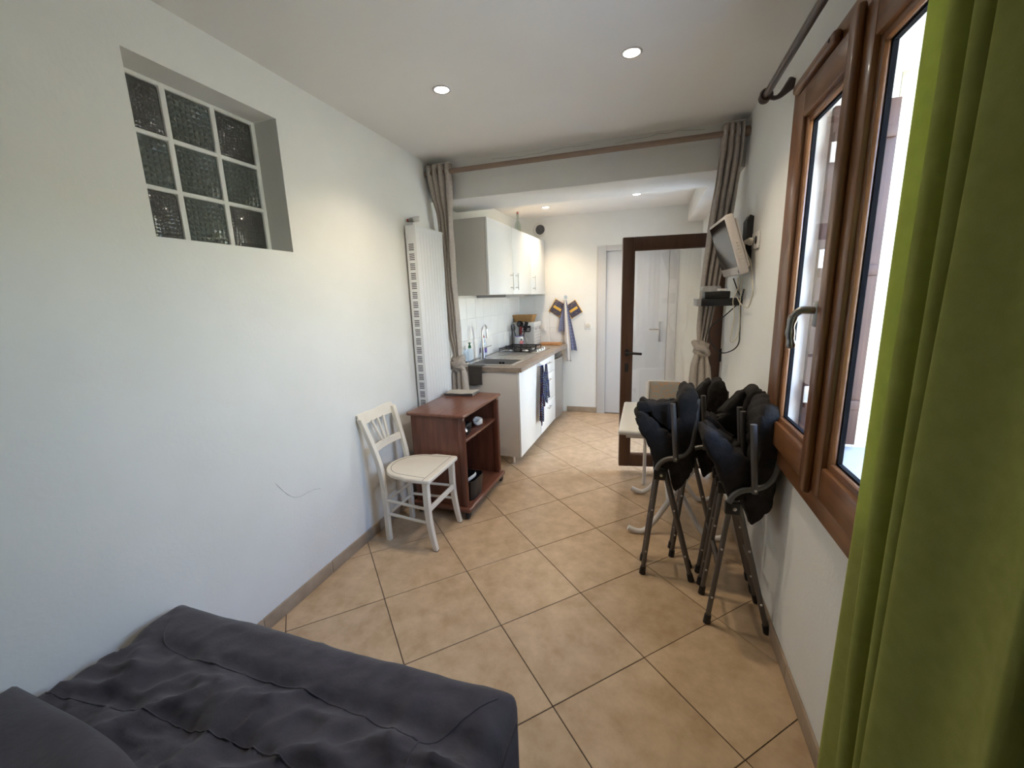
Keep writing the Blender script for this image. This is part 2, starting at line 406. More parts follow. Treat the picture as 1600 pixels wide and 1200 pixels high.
# kitchen left wall (askew)
o = structure(MB().box((-.3, -.12, -.1), (0, 2.1, ZC)).build('wall_kitchen', 'wall', smooth=False), 'white kitchen wall behind the cabinets')
o.location = KO; o.rotation_euler = (0, 0, -KA)
TW = .2; wt_me = MB().box((0, .0012, .0012), (.007, TW-.0012, TW-.0012), .0015, seg=1).mesh('wall_tile'); wt_me.materials.append(MATS['wall_tile'])
MB().box((0, -.005, .90), (.003, 1.965, 1.512)).build('tile_bed', 'tile_joint', o, smooth=False)
for i in range(9):
    for j in range(3): instance(wt_me, 'wall_tile', o, (.001, .16+i*TW, .905+j*TW))
nt_ = MB().box((0, .0012, .0012), (.007, .16-.0012, TW-.0012), .0015, seg=1).mesh('wall_tile'); nt_.materials.append(MATS['wall_tile'])
for j in range(3): instance(nt_, 'wall_tile', o, (.001, 0, .905+j*TW))
# far wall with door opening; unseen panel added behind it blocks light leaks
DX0, DX1, DZ = .735, 1.485, 2.0
wf = MB().box((XL-.3, YF, -.1), (DX0, YF+.2, ZC)).box((DX1, YF, -.1), (XR+WT, YF+.2, ZC)).box((DX0, YF, DZ), (DX1, YF+.2, ZC)).box((DX0, YF+.07, -.1), (DX1, YF+.2, DZ))
wall_far = structure(wf.build('wall_far', 'wall', smooth=False), 'white far wall of the kitchen')
MB().box((-.36, YF-.003, .90), (.256, YF, 1.512)).build('tile_bed', 'tile_joint', wall_far, smooth=False)
ft = MB().box((.0012, -.008, .0012), (TW-.0012, -.001, TW-.0012), .0015, seg=1).mesh('wall_tile'); ft.materials.append(MATS['wall_tile'])
for i in range(3):
    for j in range(3): instance(ft, 'wall_tile', wall_far, (-.345+i*TW, YF, .905+j*TW))
structure(MB().box((XL-.3, YB-.2, -.1), (XR+WT, YB, ZC)).build('wall_back', 'wall', smooth=False), 'white wall behind the bed')
# right wall: window and outer door openings
WY0, WY1, WZ0, WZ1 = -.74, .44, .82, 2.23
OY0, OY1, OZ = 2.06, 2.86, 2.04
X2 = XR+WT
wr = MB()
wr.box((XR, YB-.2, -.1), (X2, WY0, ZC)).box((XR, WY0, -.1), (X2, WY1, WZ0)).box((XR, WY0, WZ1), (X2, WY1, ZC)).box((XR, WY1, -.1), (X2, OY0, ZC))
wr.box((XR, OY0, OZ), (X2, OY1, ZC)).box((XR, OY1, -.1), (X2, YF+.2, ZC))
wall_right = structure(wr.build('wall_right', 'wall', smooth=False), 'white wall with the wooden window')

# skirting tiles
def skirting(name, segs, mk, label):
    root = structure(mk(segs[0][0], segs[-1][1], True).build(name, 'tile_joint', smooth=False), label)
    for a, b in segs: mk(a, b, False).build('skirting_tile', 'base_tile', root)
def lsk(a, b, base): return MB().box((XL, a, 0), (XL+(.004 if base else .010), b, .070 if base else .072), 0 if base else .0025)
def rsk(a, b, base): return MB().box((XR, a, 0), (XR-(.004 if base else .010), b, .070 if base else .072), 0 if base else .0025)
def fsk(a, b, base): return MB().box((a, YF, 0), (b, YF-(.004 if base else .010), .070 if base else .072), 0 if base else .0025)
def runs(a, b, start, L=.45):
    e = [a]; k = start
    while k < b-.02:
        if k > a+.02: e.append(k)
        k += L
    e.append(b); return [(e[i]+.001, e[i+1]-.001) for i in range(len(e)-1)]
skirting('baseboard_left', runs(YB, 1.78, .105-.45*7), lsk, 'beige tile skirting along the left wall')
skirting('baseboard_right', runs(YB, OY0-.06, .02-.45*7), rsk, 'beige tile skirting along the window wall')
skirting('baseboard_far', runs(.27, .655, .27), fsk, 'beige tile skirting beside the grey door')
skirting('baseboard_corner', runs(1.565, XR, 1.565), fsk, 'beige tile skirting right of the grey door')

# glass block window
gw = sroot('window_1', 'three by three glass block window set deep in the left wall', (GXR, (GY0+GY1)/2, GZ0))
W, H = GY1-GY0, GZ1-GZ0
MB().box((-.07, -W/2, 0), (-.012, W/2, H)).build('mortar', 'wall', gw, smooth=False)
bs = .179; jt = (W-3*bs)/4; jz = (H-3*bs)/4
bar = MB()
for k in range(4):
    bar.box((-.03, -W/2+k*(bs+jt)-.002, 0), (0.0, -W/2+k*(bs+jt)+jt+.002, H), .004)
    bar.box((-.03, -W/2, k*(bs+jz)-.002), (-.0005, W/2, k*(bs+jz)+jz+.002), .004)
bar.build('joints', 'wall', gw)
for i in range(3):
    for j in range(3):
        smooth_ = (i, j) in ((0, 2), (2, 2), (0, 0), (2, 0))
        b = MB().box((-.04, -bs/2, -bs/2), (-.004, bs/2, bs/2), .012, seg=3).box((-.02, -bs/2+.018, -bs/2+.018), (-.0015, bs/2-.018, bs/2-.018), .006)
        o = b.build('glass_block', 'block_smooth' if smooth_ else 'block_rough', gw)
        o.location = (0, -W/2+jt+bs/2+i*(bs+jt), jz+bs/2+j*(bs+jz))

# wooden double window in the right wall
win = sroot('window_2', 'brown wooden two sash window with a metal handle', (0, 0, 0))
FY0, FY1, FZ0, FZ1 = -.78, .462, .80, 2.25
fo = MB()
fo.box((1.752, FY1-.10, FZ0), (1.7995, FY1, FZ1), .006).box((1.752, FY0, FZ0), (1.7995, FY0+.10, FZ1), .006)
fo.build('frame', 'wood_window', win)
MB().box((1.753, FY0+.10, FZ0), (1.7995, FY1-.10, FZ0+.085), .006).box((1.753, FY0+.10, FZ1-.085), (1.7995, FY1-.10, FZ1), .006).build('frame_rail', 'wood_window_h', win)
def sash(y0, y1, near, far, name):
    z0, z1 = .882, 2.168; xf, xb = 1.732, 1.778
    st = MB().box((xf, y1-far, z0), (xb, y1, z1), .008).box((xf, y0, z0), (xb, y0+near, z1), .008)
    st.box((xf+.014, y1-far-.02, z0+.08), (xb-.012, y1-far+.01, z1-.08), .008).box((xf+.014, y0+near-.01, z0+.08), (xb-.012, y0+near+.02, z1-.08), .008)
    s = st.build(name, 'wood_window', win)
    rl = MB().box((xf+.0005, y0+near-.001, z0), (xb, y1-far+.001, z0+.10), .008).box((xf+.0005, y0+near-.001, z1-.10), (xb, y1-far+.001, z1), .008)
    rl.box((xf+.014, y0+near+.01, z0+.09), (xb-.012, y1-far-.01, z0+.118), .008).box((xf+.014, y0+near+.01, z1-.118), (xb-.012, y1-far-.01, z1-.09), .008)
    rl.build('rail', 'wood_window_h', s)
    g0, g1, h0, h1 = y0+near+.02, y1-far-.02, z0+.118, z1-.118
    MB().ring(g0-.022, g1+.022, h0-.020, h1+.020, .024, 1.763, 1.775, 0).build('gasket', 'gasket', s)
    MB().box((1.770, g0, h0), (1.7735, g1, h1)).build('pane', 'pane', s, smooth=False)
    return s
s1 = sash(-.152, .352, .07, .09, 'sash'); s2 = sash(-.668, -.156, .07, .075, 'sash')
MB().box((1.712, -.178, .872), (1.734, -.128, 2.178), .009, seg=3).build('astragal', 'wood_window', win)
vb = MB().box((1.728, .03, 2.188), (1.754, .40, 2.222), .011, seg=3); v_ = vb.build('vent_bar', 'wood_window_h', win)
MB().lathe([(.006, 0), (.006, .002)], 12, T(1.7285, .06, 2.205) @ R(-math.pi/2, 'Y')).build('screw_hole', 'gasket', v_)
# handle: rose, neck, grip
hd = MB().box((1.716, -.112, 1.375), (1.733, -.080, 1.452), .012, seg=3).build('handle_rose', 'handle_steel', s1)
hp = crom([(1.722, -.096, 1.425), (1.70, -.095, 1.426), (1.682, -.09, 1.424), (1.668, -.082, 1.405), (1.664, -.078, 1.37), (1.667, -.078, 1.335), (1.672, -.078, 1.31)], 6)
MB().tube(hp, [.0125-.0015*math.sin(k*.9) if k > 14 else .0115 for k in range(len(hp))], 12).build('handle_grip', 'handle_steel', hd)
# folding shutters stacked inside the reveals
def shutter(name, label, side):
    yb, d = (WY1, -1) if side > 0 else (WY0, 1)
    t = thing(name, label, 'shutter', (0, yb, 0))
    xs = [(1.872, 1.935), (1.940, 2.003), (2.008, 2.072)]
    for n, (a, b) in enumerate(xs):
        lf = MB().box((a, d*(.006+.014*(n % 2)), WZ0+.03), (b, d*(.034+.014*(n % 2)), WZ1-.09), .003).build('leaf', 'wood_shutter', t)
        for z in (1.02, 1.55, 2.03):
            MB().box((a+.004, d*(.030+.014*(n % 2)), z-.02), (b-.004, d*(.046+.014*(n % 2)), z+.02), .004).build('batten', 'wood_shutter', lf)
    for z in (1.06, 1.40, 1.60, 1.98):
        MB().box((1.868, d*.044, z-.035), (1.893, d*.050, z+.035), .002).box((1.890, d*.050, z-.022), (1.905, d*.066, z+.022), .003).build('hinge', 'hinge_metal', t)
shutter('folding_shutter', 'brown folding shutter leaves with pale hinges seen through the narrow window pane', 1)
shutter('folding_shutter', 'brown folding shutter leaves in the window reveal hidden by the green curtain', -1)
MB().box((2.076, WY1-.003, WZ0+.012), (X2+.001, WY1+.001, WZ1), 0).build('outer_reveal', 'outside_wall', wall_right, smooth=False)
# window sill outside
structure(MB().box((1.801, WY0, WZ0-.03), (X2+.05, WY1, WZ0+.012), .004).build('trim_2', 'concrete'), 'grey outer window sill')

# interior door in the far wall
door = sroot('door_1', 'pale grey interior door with a chrome lever', (0, 0, 0))
fr = MB().box((.655, YF-.018, 0), (.755, YF+.05, 2.058), .004).box((1.468, YF-.018, 0), (1.565, YF+.05, 2.058), .004).box((.755, YF-.0175, 1.995), (1.468, YF+.05, 2.058), .004)
fr.build('door_frame', 'door_trim', door)
lf = MB().box((.757, YF+.006, .008), (1.466, YF+.044, 1.993), .003).build('door_leaf', 'door_grey', door)
MB().box((1.375, YF-.004, .92), (1.415, YF+.008, 1.16), .012, seg=3).build('lock_plate', 'brushed_steel', lf)
MB().tube(crom([(1.395, YF, 1.07), (1.395, YF-.045, 1.07), (1.38, YF-.055, 1.07), (1.27, YF-.055, 1.072)], 5), .0095, 10).build('door_lever', 'chrome', lf)

# glazed outer door standing open into the kitchen
da = math.atan2(.105, .735)
gd = sroot('door_2', 'brown framed glass door standing open by the folded chairs', (1.043, 1.915, 0), da)
DW, D0, D1 = .745, .055, 1.915
g = MB()
g.box((0, -.03, D0), (.085, .03, D1), .005).box((DW-.085, -.03, D0), (DW, .03, D1), .005).build('stile', 'dark_door', gd)
MB().box((.084, -.0295, D0), (DW-.084, .0295, D0+.10), .005).box((.084, -.0295, D1-.095), (DW-.084, .0295, D1), .005).build('door_rail', 'dark_door', gd)
MB().box((.080, -.006, D0+.095), (DW-.08, .006, D1-.09)).build('door_pane', 'pane_door', gd, smooth=False)
MB().box((.083, -.024, D0+.097), (.093, .024, D1-.092), .003).box((DW-.093, -.024, D0+.097), (DW-.083, .024, D1-.092), .003).box((.09, -.024, D0+.097), (DW-.09, .024, D0+.107), .003).box((.09, -.024, D1-.102), (DW-.09, .024, D1-.092), .003).build('glazing_bead', 'dark_door', gd)
h = MB().box((.03, -.036, 1.0), (.062, -.029, 1.055), .003).tube(crom([(.046, -.03, 1.03), (.046, -.07, 1.03), (.06, -.078, 1.03), (.155, -.078, 1.022)], 5), .0105, 10).build('door_lever', 'black_plastic', gd)
MB().box((.032, -.034, .87), (.060, -.029, .94), .003).build('keyhole_plate', 'black_plastic', gd)
for z in (.3, 1.0, 1.7): MB().lathe([(.011, -.05), (.011, .05)], 10, T(DW+.008, -.02, z)).build('door_hinge', 'black_plastic', gd)
# outer door frame in the wall
MB().box((1.79, OY0-.01, 0), (1.86, OY0+.05, OZ), .004).box((1.79, OY1-.05, 0), (1.86, OY1, OZ), .004).box((1.79, OY0+.05, OZ-.06), (1.86, OY1-.05, OZ), .004).build('door_lining', 'dark_door', structure(sroot('door_3', 'brown frame of the outer doorway')))

# outside
structure(MB().box((X2, -6, -.3), (14, 9, -.10)).build('ground', 'concrete', smooth=False), 'grey paved yard outside')
structure(MB().box((5.2, -7, -.1), (5.45, 10, 2.35), .01).build('wall_garden', 'outside_wall', smooth=False), 'sunlit cream garden wall outside')
# ------------------------------------------------------------------ bed
BX0, BX1, BY0, BY1, BZ = -.395, .930, -2.60, -.655, .435
def pathpos(p, a, r):
    if p <= a: return p, 0.0
    q = p-a
    if q < math.pi*r/2: return a+r*math.sin(q/r), -(r-r*math.cos(q/r))
    return a+r, -r-(q-math.pi*r/2)
bed = thing('sofa_bed', 'dark grey fabric covered bed in the lower left foreground', 'bed', ((BX0+BX1)/2, (BY0+BY1)/2, 0))
hx, hy = (BX1-BX0)/2, (BY1-BY0)/2
def bedtop(x, y):
    """height of the cover (bed-local)"""
    X, Y = x, y-hy
    z = .010*noise.noise(Vector((X*2.3, Y*3.1, 1)))
    ang = X*.5+Y
    rid = 1-abs(noise.noise(Vector((X*3+Y*2.2, Y*5.5-X*1.2, 4))))
    fine = 1-abs(noise.noise(Vector((X*9+Y*4, Y*13-X*5, 9))))
    m = .25+.75*min(1, max(0, (-Y-.14)/.10))
    fin2 = 1-abs(noise.noise(Vector((X*5-Y*9, Y*6+X*7, 19))))
    z += m*(.030*(rid**5)+.013*(fine**5)+.012*(fin2**6)-.018)
    z += (1-m)*.004*(1-abs(noise.noise(Vector((X*8, Y*3, 2)))))**3
    for sy in (-.185, -.355):
        d = (Y-sy)/.030
        z -= .016*math.exp(-d*d)
    return z
def bedfn(r=.07, zb=.10):
    L = (hx-r)+math.pi*r/2+(BZ-zb-r); Ly = (hy-r)+math.pi*r/2+(BZ-zb-r)
    def fn(u, v):
        pu, pv = (u*2-1), (v*2-1)
        X, dz1 = pathpos(abs(pu)*L, hx-r, r); Y, dz2 = pathpos(abs(pv)*Ly, hy-r, r)
        X *= 1 if pu > 0 else -1; Y *= 1 if pv > 0 else -1
        dz = -math.sqrt(dz1*dz1+dz2*dz2) if (dz1 and dz2) else dz1+dz2
        rc = .05   # round the vertical corners
        ex, ey = max(0, abs(X)-(hx-rc)), max(0, abs(Y)-(hy-rc))
        e = math.hypot(ex, ey)
        if e > rc:
            X = (hx-rc+ex*rc/e)*(1 if X > 0 else -1); Y = (hy-rc+ey*rc/e)*(1 if Y > 0 else -1)
        f = max(0, 1+dz/.12)
        b = .012*noise.noise(Vector((X*5, Y*5, 7)))*(1 if dz < -.02 else 0)
        return (X*(1+b), Y*(1+b*.4), max(zb, BZ+dz+bedtop(X, Y)*f))
    return fn
MB().grid(150, 240, bedfn()).build('mattress_cover', 'bed_cloth', bed, smooth='all')
MB().box((-hx+.05, -hy+.05, .0), (hx-.05, hy-.05, .16), .01).build('bed_base', 'black_plastic', bed)
def piping(pts, name='seam'):
    out = []
    for x, y in [(p.x, p.y) for p in crom([(a, b, 0) for a, b in pts], 14)]:
        ex = max(0, abs(x)-(hx-.07)); ey = max(0, abs(y)-(hy-.07)); e = min(.0699, math.hypot(ex, ey)); drop = .07-math.sqrt(.07**2-e*e)
        out.append((x, y, BZ+bedtop(x, y)*max(0, 1-drop/.12)-drop+.0005))
    MB().tube(out, .0022, 6).build(name, 'bed_cloth', bed)
piping([(-.645, hy-.015), (-.57, hy-.09), (-.50, hy-.165), (-.40, hy-.185), (-.234, hy-.19), (.02, hy-.178), (.273, hy-.19), (.44, hy-.215), (.50, hy-.20), (.56, hy-.13), (.645, hy-.02)])
piping([(.47, hy-.215), (.48, hy-.5), (.49, hy-1.2)])
piping([(-.65, hy-.375), (-.60, hy-.395), (-.32, hy-.355), (-.119, hy-.348), (.10, hy-.342), (.30, hy-.36), (.48, hy-.38)])
# folded blanket lying on the bed at the lower left
def blanket(u, v):
    x = -.395+.80*u; y = -1.085-.60*v-.03*u-.10*u**4
    e = min(u, 1-u, v*1.4, (1-v)*1.4)/.16
    h = math.sqrt(max(0, 1-(1-min(1, e))**2))
    return (x, y, BZ+.048+.036*h+.012*noise.noise(Vector((x*5, y*5, 3))))
bl = thing('blanket', 'folded dark grey blanket lying on the bed against the left wall', 'blanket', (0, 0, 0))
MB().grid(50, 50, blanket).grid(10, 10, lambda u, v: (-.395+.80*u, -1.085-.60*v-.03*u-.10*u**4, BZ+.046)).build('blanket_cloth', 'bed_cloth', bl, smooth='all')

# ------------------------------------------------------------------ white wooden chair
ch = thing('wooden_chair', 'worn white wooden chair with curved legs against the left wall', 'chair', (-.115, .62, 0))
def leg(pts, r, name='leg'):
    P = crom(pts, 6); n = len(P); b = MB()
    for i in range(n-1):
        pass
    vs = []; fs = []
    for i, p in enumerate(P):
        rr = r[0]+(r[1]-r[0])*i/(n-1)
        for a, c in ((-1, -1), (1, -1), (1, 1), (-1, 1)): vs.append((p.x+a*rr, p.y+c*rr, p.z))
    for i in range(n-1):
        for k in range(4): fs.append((i*4+k, i*4+(k+1) % 4, (i+1)*4+(k+1) % 4, (i+1)*4+k))
    fs += [(3, 2, 1, 0), tuple((n-1)*4+k for k in range(4))]
    b.add(vs, fs); o = b.build(name, 'cream_paint', ch); md = o.modifiers.new('bevel', 'BEVEL'); md.width = .004; md.segments = 2; md.limit_method = 'ANGLE'
    return o
for s in (-1, 1):
    l = leg([(.178, s*.172, 0), (.158, s*.172, .10), (.142, s*.172, .24), (.140, s*.172, .45)], (.0145, .0185))
    MB().box((.165, s*.172-.0152, 0), (.193, s*.172+.0152, .006), .002).build('worn_tip', 'worn_edge', l)
for s in (-1, 1):
    leg([(-.172, s*.140, 0), (-.172, s*.142, .25), (-.180, s*.146, .46), (-.222, s*.156, .64), (-.275, s*.172, .805)], (.0155, .0165))
# seat: D shape with a straight front
seat = []
for k in range(25):
    a = math.pi/2+math.pi*k/24
    seat.append((-.02+.185*math.cos(a), .186*math.sin(a)))
seat = [(.165, -.203), (.178, -.195), (.178, .195), (.165, .203)]+[(x, y) for x, y in [(.02, .205)]+seat+[(.02, -.205)]]
so = MB().prism(seat, .440, .468).build('seat', 'cream_paint', ch, smooth=True)
md = so.modifiers.new('bevel', 'BEVEL'); md.width = .008; md.segments = 3; md.limit_method = 'ANGLE'; md.angle_limit = math.radians(50)
rim = [(-.02+.155*math.cos(math.pi/2+math.pi*k/20), .158*math.sin(math.pi/2+math.pi*k/20), .4678) for k in range(21)]
MB().tube([(.135, .172, .4678)]+rim+[(.135, -.172, .4678)], .0016, 5).build('seat_groove', 'worn_edge', so)
MB().tube([(.138, -.203, .4678), (.138, .203, .4678)], .0014, 5).build('seat_groove', 'worn_edge', so)
def rail(p0, p1, w, h, bow=0, name='stretcher', n=8, lean=0):
    p0, p1 = Vector(p0), Vector(p1); d = (p1-p0); side = Vector((-d.y, d.x, 0)).normalized()
    vs = []; fs = []
    for i in range(n+1):
        t = i/n; c = p0+d*t+side*bow*math.sin(math.pi*t)
        for a, b in ((-1, -1), (1, -1), (1, 1), (-1, 1)): vs.append(tuple(c+side*(a*w/2)+Vector((lean*b, 0, b*h/2))))
    for i in range(n):
        for k in range(4): fs.append((i*4+k, i*4+(k+1) % 4, (i+1)*4+(k+1) % 4, (i+1)*4+k))
    fs += [(3, 2, 1, 0), tuple(n*4+k for k in range(4))]
    o = MB().add(vs, fs).build(name, 'cream_paint', ch); md = o.modifiers.new('bevel', 'BEVEL'); md.width = .003; md.segments = 2; md.limit_method = 'ANGLE'
    return o
rail((-.282, -.178, .792), (-.282, .178, .792), .018, .070, .018, 'top_rail', lean=-.010)
rail((-.214, -.150, .607), (-.214, .150, .607), .016, .044, .016, 'lower_rail', lean=-.005)
for y0, y1 in ((-.03, -.062), (0, 0), (.03, .062)): MB().tube([(-.228, y0, .62), (-.278, y1, .765)], .0085, 8).build('spindle', 'cream_paint', ch)
for z in (.185, .275):
    for s in (-1, 1): MB().tube([(-.172, s*.142, z), (.145, s*.170, z-.01)], .0095, 8).build('stretcher', 'cream_paint', ch)
    MB().tube([(-.172, -.14, z-.015), (-.172, .14, z-.015)], .009, 8).build('stretcher', 'cream_paint', ch)
rail((.146, -.170, .262), (.146, .170, .262), .014, .034)

# ------------------------------------------------------------------ television cart
ct = thing('television_cart', 'reddish brown wooden cart with open front on black castors', 'cart', (-.093, 1.17, 0), -.033)
MB().box((-.215, -.345, .055), (.235, .345, .085), .009, seg=3).build('base', 'cart_wood_top', ct)
MB().box((-.213, -.345, .722), (.222, .345, .746), .010, seg=3).build('top', 'cart_wood_top', ct)
for s in (-1, 1):
    p = MB().box((-.195, s*.318, .085), (.165, s*.300, .722), .002).build('side_panel', 'cart_wood', ct)
    f = MB().box((.165, s*.322, .085), (.205, s*.290, .722), .004)
    for q in (.296, .306, .316): f.tube([(.2055, s*q, .10), (.2055, s*q, .70)], .0038, 8)
    f.build('pilaster', 'cart_wood', p)
MB().box((-.195, -.300, .085), (-.187, .300, .722)).build('back_panel', 'cart_wood', ct)
MB().box((-.187, -.300, .530), (.185, .300, .548), .002).build('shelf', 'cart_wood_top', ct)
MB().box((.150, -.29, .515), (.162, .29, .530), .002).build('shelf_rail', 'cart_wood', ct)
for q in (-.03, .0): MB().lathe([(.003, 0), (.004, .004)], 8, T(.163, q-.05, .512)).build('shelf_pin', 'steel', ct)
for sx in (-.165, .205):
    for sy in (-.315, .315):
        c = MB().lathe([(.010, 0), (.022, .004), (.027, .012), (.027, .02), (.022, .028), (.010, .032)], 16, T(sx-.016, sy, .027) @ R(math.pi/2, 'Y')).build('castor', 'black_plastic', ct)
        MB().box((sx-.012, sy-.018, .035), (sx+.012, sy+.018, .056), .004).build('castor_fork', 'black_plastic', c)
def cw(x, y, z):
    c, s = math.cos(-.033), math.sin(-.033); return (-.093+x*c-y*s, 1.17+x*s+y*c, z)
# things on and in the cart
t = thing('tea_towel', 'folded black and white checked cloth on top of the wooden cart', 'cloth', cw(-.075, .255, .746), .02)
def fold(u, v, dz): return ((u-.5)*.235, (v-.5)*.15+.02*(u-.5), dz+.004*noise.noise(Vector((u*4, v*3, dz*90))))
b = MB()
for k in range(3): b.grid(24, 16, lambda u, v, k=k: tuple(Vector(fold(u, v, .005+.0065*k))+Vector((0, -.004*k, 0))), uv=True)
b.build('cloth_folds', 'cloth_check', t, solid=.005)
t = thing('storage_bin', 'black plastic bin with a white strap on the cart floor', 'bin', cw(.10, -.14, .0865), -.033)
bp = [(x*.62+.02, y*1.05) for x, y in ((-.16, -.10), (.13, -.10), (.16, -.07), (.16, .07), (.13, .10), (-.16, .10))]
bn = MB()
n = len(bp); vs = []; fs = []
for sc, z in ((.86, 0), (1, .150), (.95, .150), (.82, .006)): vs += [(x*sc, y*sc, z) for x, y in bp]
for l in range(3):
    for k in range(n): fs.append((l*n+k, l*n+(k+1) % n, (l+1)*n+(k+1) % n, (l+1)*n+k))
fs += [tuple(reversed(range(n))), tuple(3*n+k for k in range(n))]
bn.add(vs, fs).build('bin_shell', 'black_plastic', t)
MB().tube(crom([(.03, -.085, .12), (.07, -.05, .150), (.085, .0, .158), (.07, .05, .150)], 8), .012, 10, flat=.35).build('white_strap', 'white_plastic', t)
t = thing('cable_coil', 'coiled black cables lying on the cart shelf', 'cable', cw(.10, -.16, .5495))
P = []
for k in range(120):
    a = k*.32; P.append((.055*math.cos(a)+.012*math.sin(a*.37), .07*math.sin(a)+.02*math.sin(a*.23), .008+.035*k/120+.006*math.sin(a*1.3)))
MB().tube(P, .005, 6).build('cable', 'black_plastic', t)
MB().box((-.03, .06, .001), (.02, .17, .055), .012, seg=3).build('power_adapter', 'black_plastic', t)
MB().lathe([(.02, 0), (.022, .01), (.02, .03), (.012, .034)], 14, T(.045, -.055, .045) @ R(.9, 'Y')).build('silver_plug', 'steel', t)
t = thing('crumpled_bag', 'crumpled white plastic bag on the cart shelf', 'bag', cw(.12, .09, .5495))
bm = bmesh.new(); bmesh.ops.create_icosphere(bm, subdivisions=3, radius=.034)
for v in bm.verts:
    v.co *= 1+.75*noise.noise(v.co*28)
    v.co.z *= .85; v.co.y *= 1.3
mz = min(v.co.z for v in bm.verts)
bm.verts.index_update()
MB().add([(v.co.x, v.co.y, v.co.z-mz) for v in bm.verts], [tuple(v.index for v in f.verts) for f in bm.faces]).build('bag_film', 'white_plastic', t, smooth=False); bm.free()

# ------------------------------------------------------------------ radiator
RY0, RY1, RX0, RX1, RZ0, RZ1 = 1.145, 1.560, -.395, -.315, .30, 2.012
rd = thing('panel_radiator', 'tall white vertical panel radiator on the left wall', 'radiator', (XL, 1.36, 0))
def rl(x, y, z): return (x-XL, y-1.36, z)
MB().box(rl(RX1-.012, RY0+.012, RZ0), rl(RX1, RY1, RZ1), .004).build('front_panel', 'white_enamel', rd)
MB().box(rl(RX0, RY0+.02, RZ0+.01), rl(RX1-.012, RY1-.01, RZ1-.012), .004).build('body', 'white_enamel', rd)
rb = MB()
for k in range(1, 9):
    y = RY0+.012+k*(RY1-RY0-.012)/9; rb.tube([rl(RX1+.0004, y, RZ0+.03), rl(RX1+.0004, y, RZ1-.03)], .0018, 5)
rb.build('panel_ribs', 'white_enamel', rd)
MB().box(rl(RX1, RY0+.013, RZ1-.014), rl(RX1+.004, RY1, RZ1-.003), .002).build('top_lip', 'white_enamel', rd)
sg = MB().box(rl(RX0-.002, RY0, RZ0), rl(RX1, RY0+.012, RZ1), .003).build('side_grille', 'white_enamel', rd)
sl = MB()
z = RZ1-.13
while z > RZ0+.06:
    for k in range(4):
        zz = z-k*.0125
        sl.box(rl(RX0+.018, RY0-.0006, zz-.0028), rl(RX1-.022, RY0+.002, zz+.0028))
    z -= .0665
o = sl.build('grille_slots', 'slot_dark', sg, smooth=False); o['kind'] = 'stuff'
vl = MB().tube([rl(XL+.001, 1.20, 2.052), rl(XL+.035, 1.20, 2.052)], .009, 10).tube([rl(XL+.045, 1.20, 2.052), rl(XL+.045, 1.20, 2.005)], .008, 10).build('valve', 'brushed_steel', rd)
MB().lathe([(.012, -.02), (.016, -.01), (.016, .014), (.010, .02)], 12, T(*rl(XL+.045, 1.20, 2.052)) @ R(math.pi/2, 'Y')).build('valve_body', 'grey_plastic', vl)
MB().lathe([(.012, 0), (.017, .006), (.019, .02), (.018, .045), (.012, .052)], 16, T(*rl(XL+.060, 1.20, 2.056)) @ R(math.pi/2, 'Y')).build('valve_head', 'white_plastic', vl)
MB().tube([rl(XL+.012, 1.20, 2.052), rl(XL+.026, 1.20, 2.052)], .0105, 10).build('red_collar', 'red_plastic', vl)
for z in (.5, 1.93): MB().box(rl(XL+.001, RY0+.02, z), rl(RX0+.004, RY0+.045, z+.02), .004).build('wall_bracket', 'white_enamel', rd)

# ------------------------------------------------------------------ curtain pole and tied linen curtains
def keyed(levels, z):
    L = sorted(levels, key=lambda l: l[0])
    if z <= L[0][0]: return L[0][1:]
    for a, b in zip(L, L[1:]):
        if z <= b[0]:
            t = (z-a[0])/(b[0]-a[0])
            return [p+(q-p)*t for p, q in zip(a[1:], b[1:])]
    return L[-1][1:]
def drape(levels, nf, z0, z1, nu=120, nv=60, seed=0, sharp=.0):
    """levels: (z, cx, cy, half width x, fold depth y)"""
    def fn(u, v):
        z = z0+(z1-z0)*v; cx, cy, hw, dp = keyed(levels, z)
        ph = 2*math.pi*nf*u+.5*noise.noise(Vector((u*3, z*1.6, seed)))*(1.2 if z < z1-.1 else 0)
        f = math.sin(ph); f = math.copysign(abs(f)**(1-sharp), f)
        return (cx+(u*2-1)*hw+.22*hw*math.cos(ph)/max(1, nf*.5)+.006*noise.noise(Vector((u*6, z*4, seed+3))), cy+dp*f+.010*noise.noise(Vector((u*4, z*3, seed+9))), z)
    return MB().grid(nu, nv, fn)
ROY, ROZ = 1.515, 2.432
rod = thing('curtain_pole', 'light brown wooden curtain pole across the beam', 'curtain pole', (.70, ROY, ROZ))
MB().tube([(-1.105, 0, 0), (1.07, 0, 0)], .0175, 14).build('pole', 'rod_wood', rod)
MB().lathe([(.018, 0), (.028, .004), (.028, .03), (.022, .034)], 16, T(1.065, 0, 0) @ R(math.pi/2, 'Y')).build('end_cap', 'rod_wood', rod)
def knot(cx, cy, cz, rx, ry, rz, seed):
    bm = bmesh.new(); bmesh.ops.create_uvsphere(bm, u_segments=36, v_segments=24, radius=1)
    bm.verts.index_update(); vs = []
    for v in bm.verts:
        a = math.atan2(v.co.y, v.co.x); w = 1+.10*math.sin(7*v.co.z*1.3+2.2*a+seed)+.14*noise.noise(v.co*2.2+Vector((seed, 0, 0)))
        vs.append((cx+v.co.x*rx*w, cy+v.co.y*ry*w, cz+v.co.z*rz*w))
    m = MB().add(vs, [tuple(v.index for v in f.verts) for f in bm.faces]); bm.free(); return m
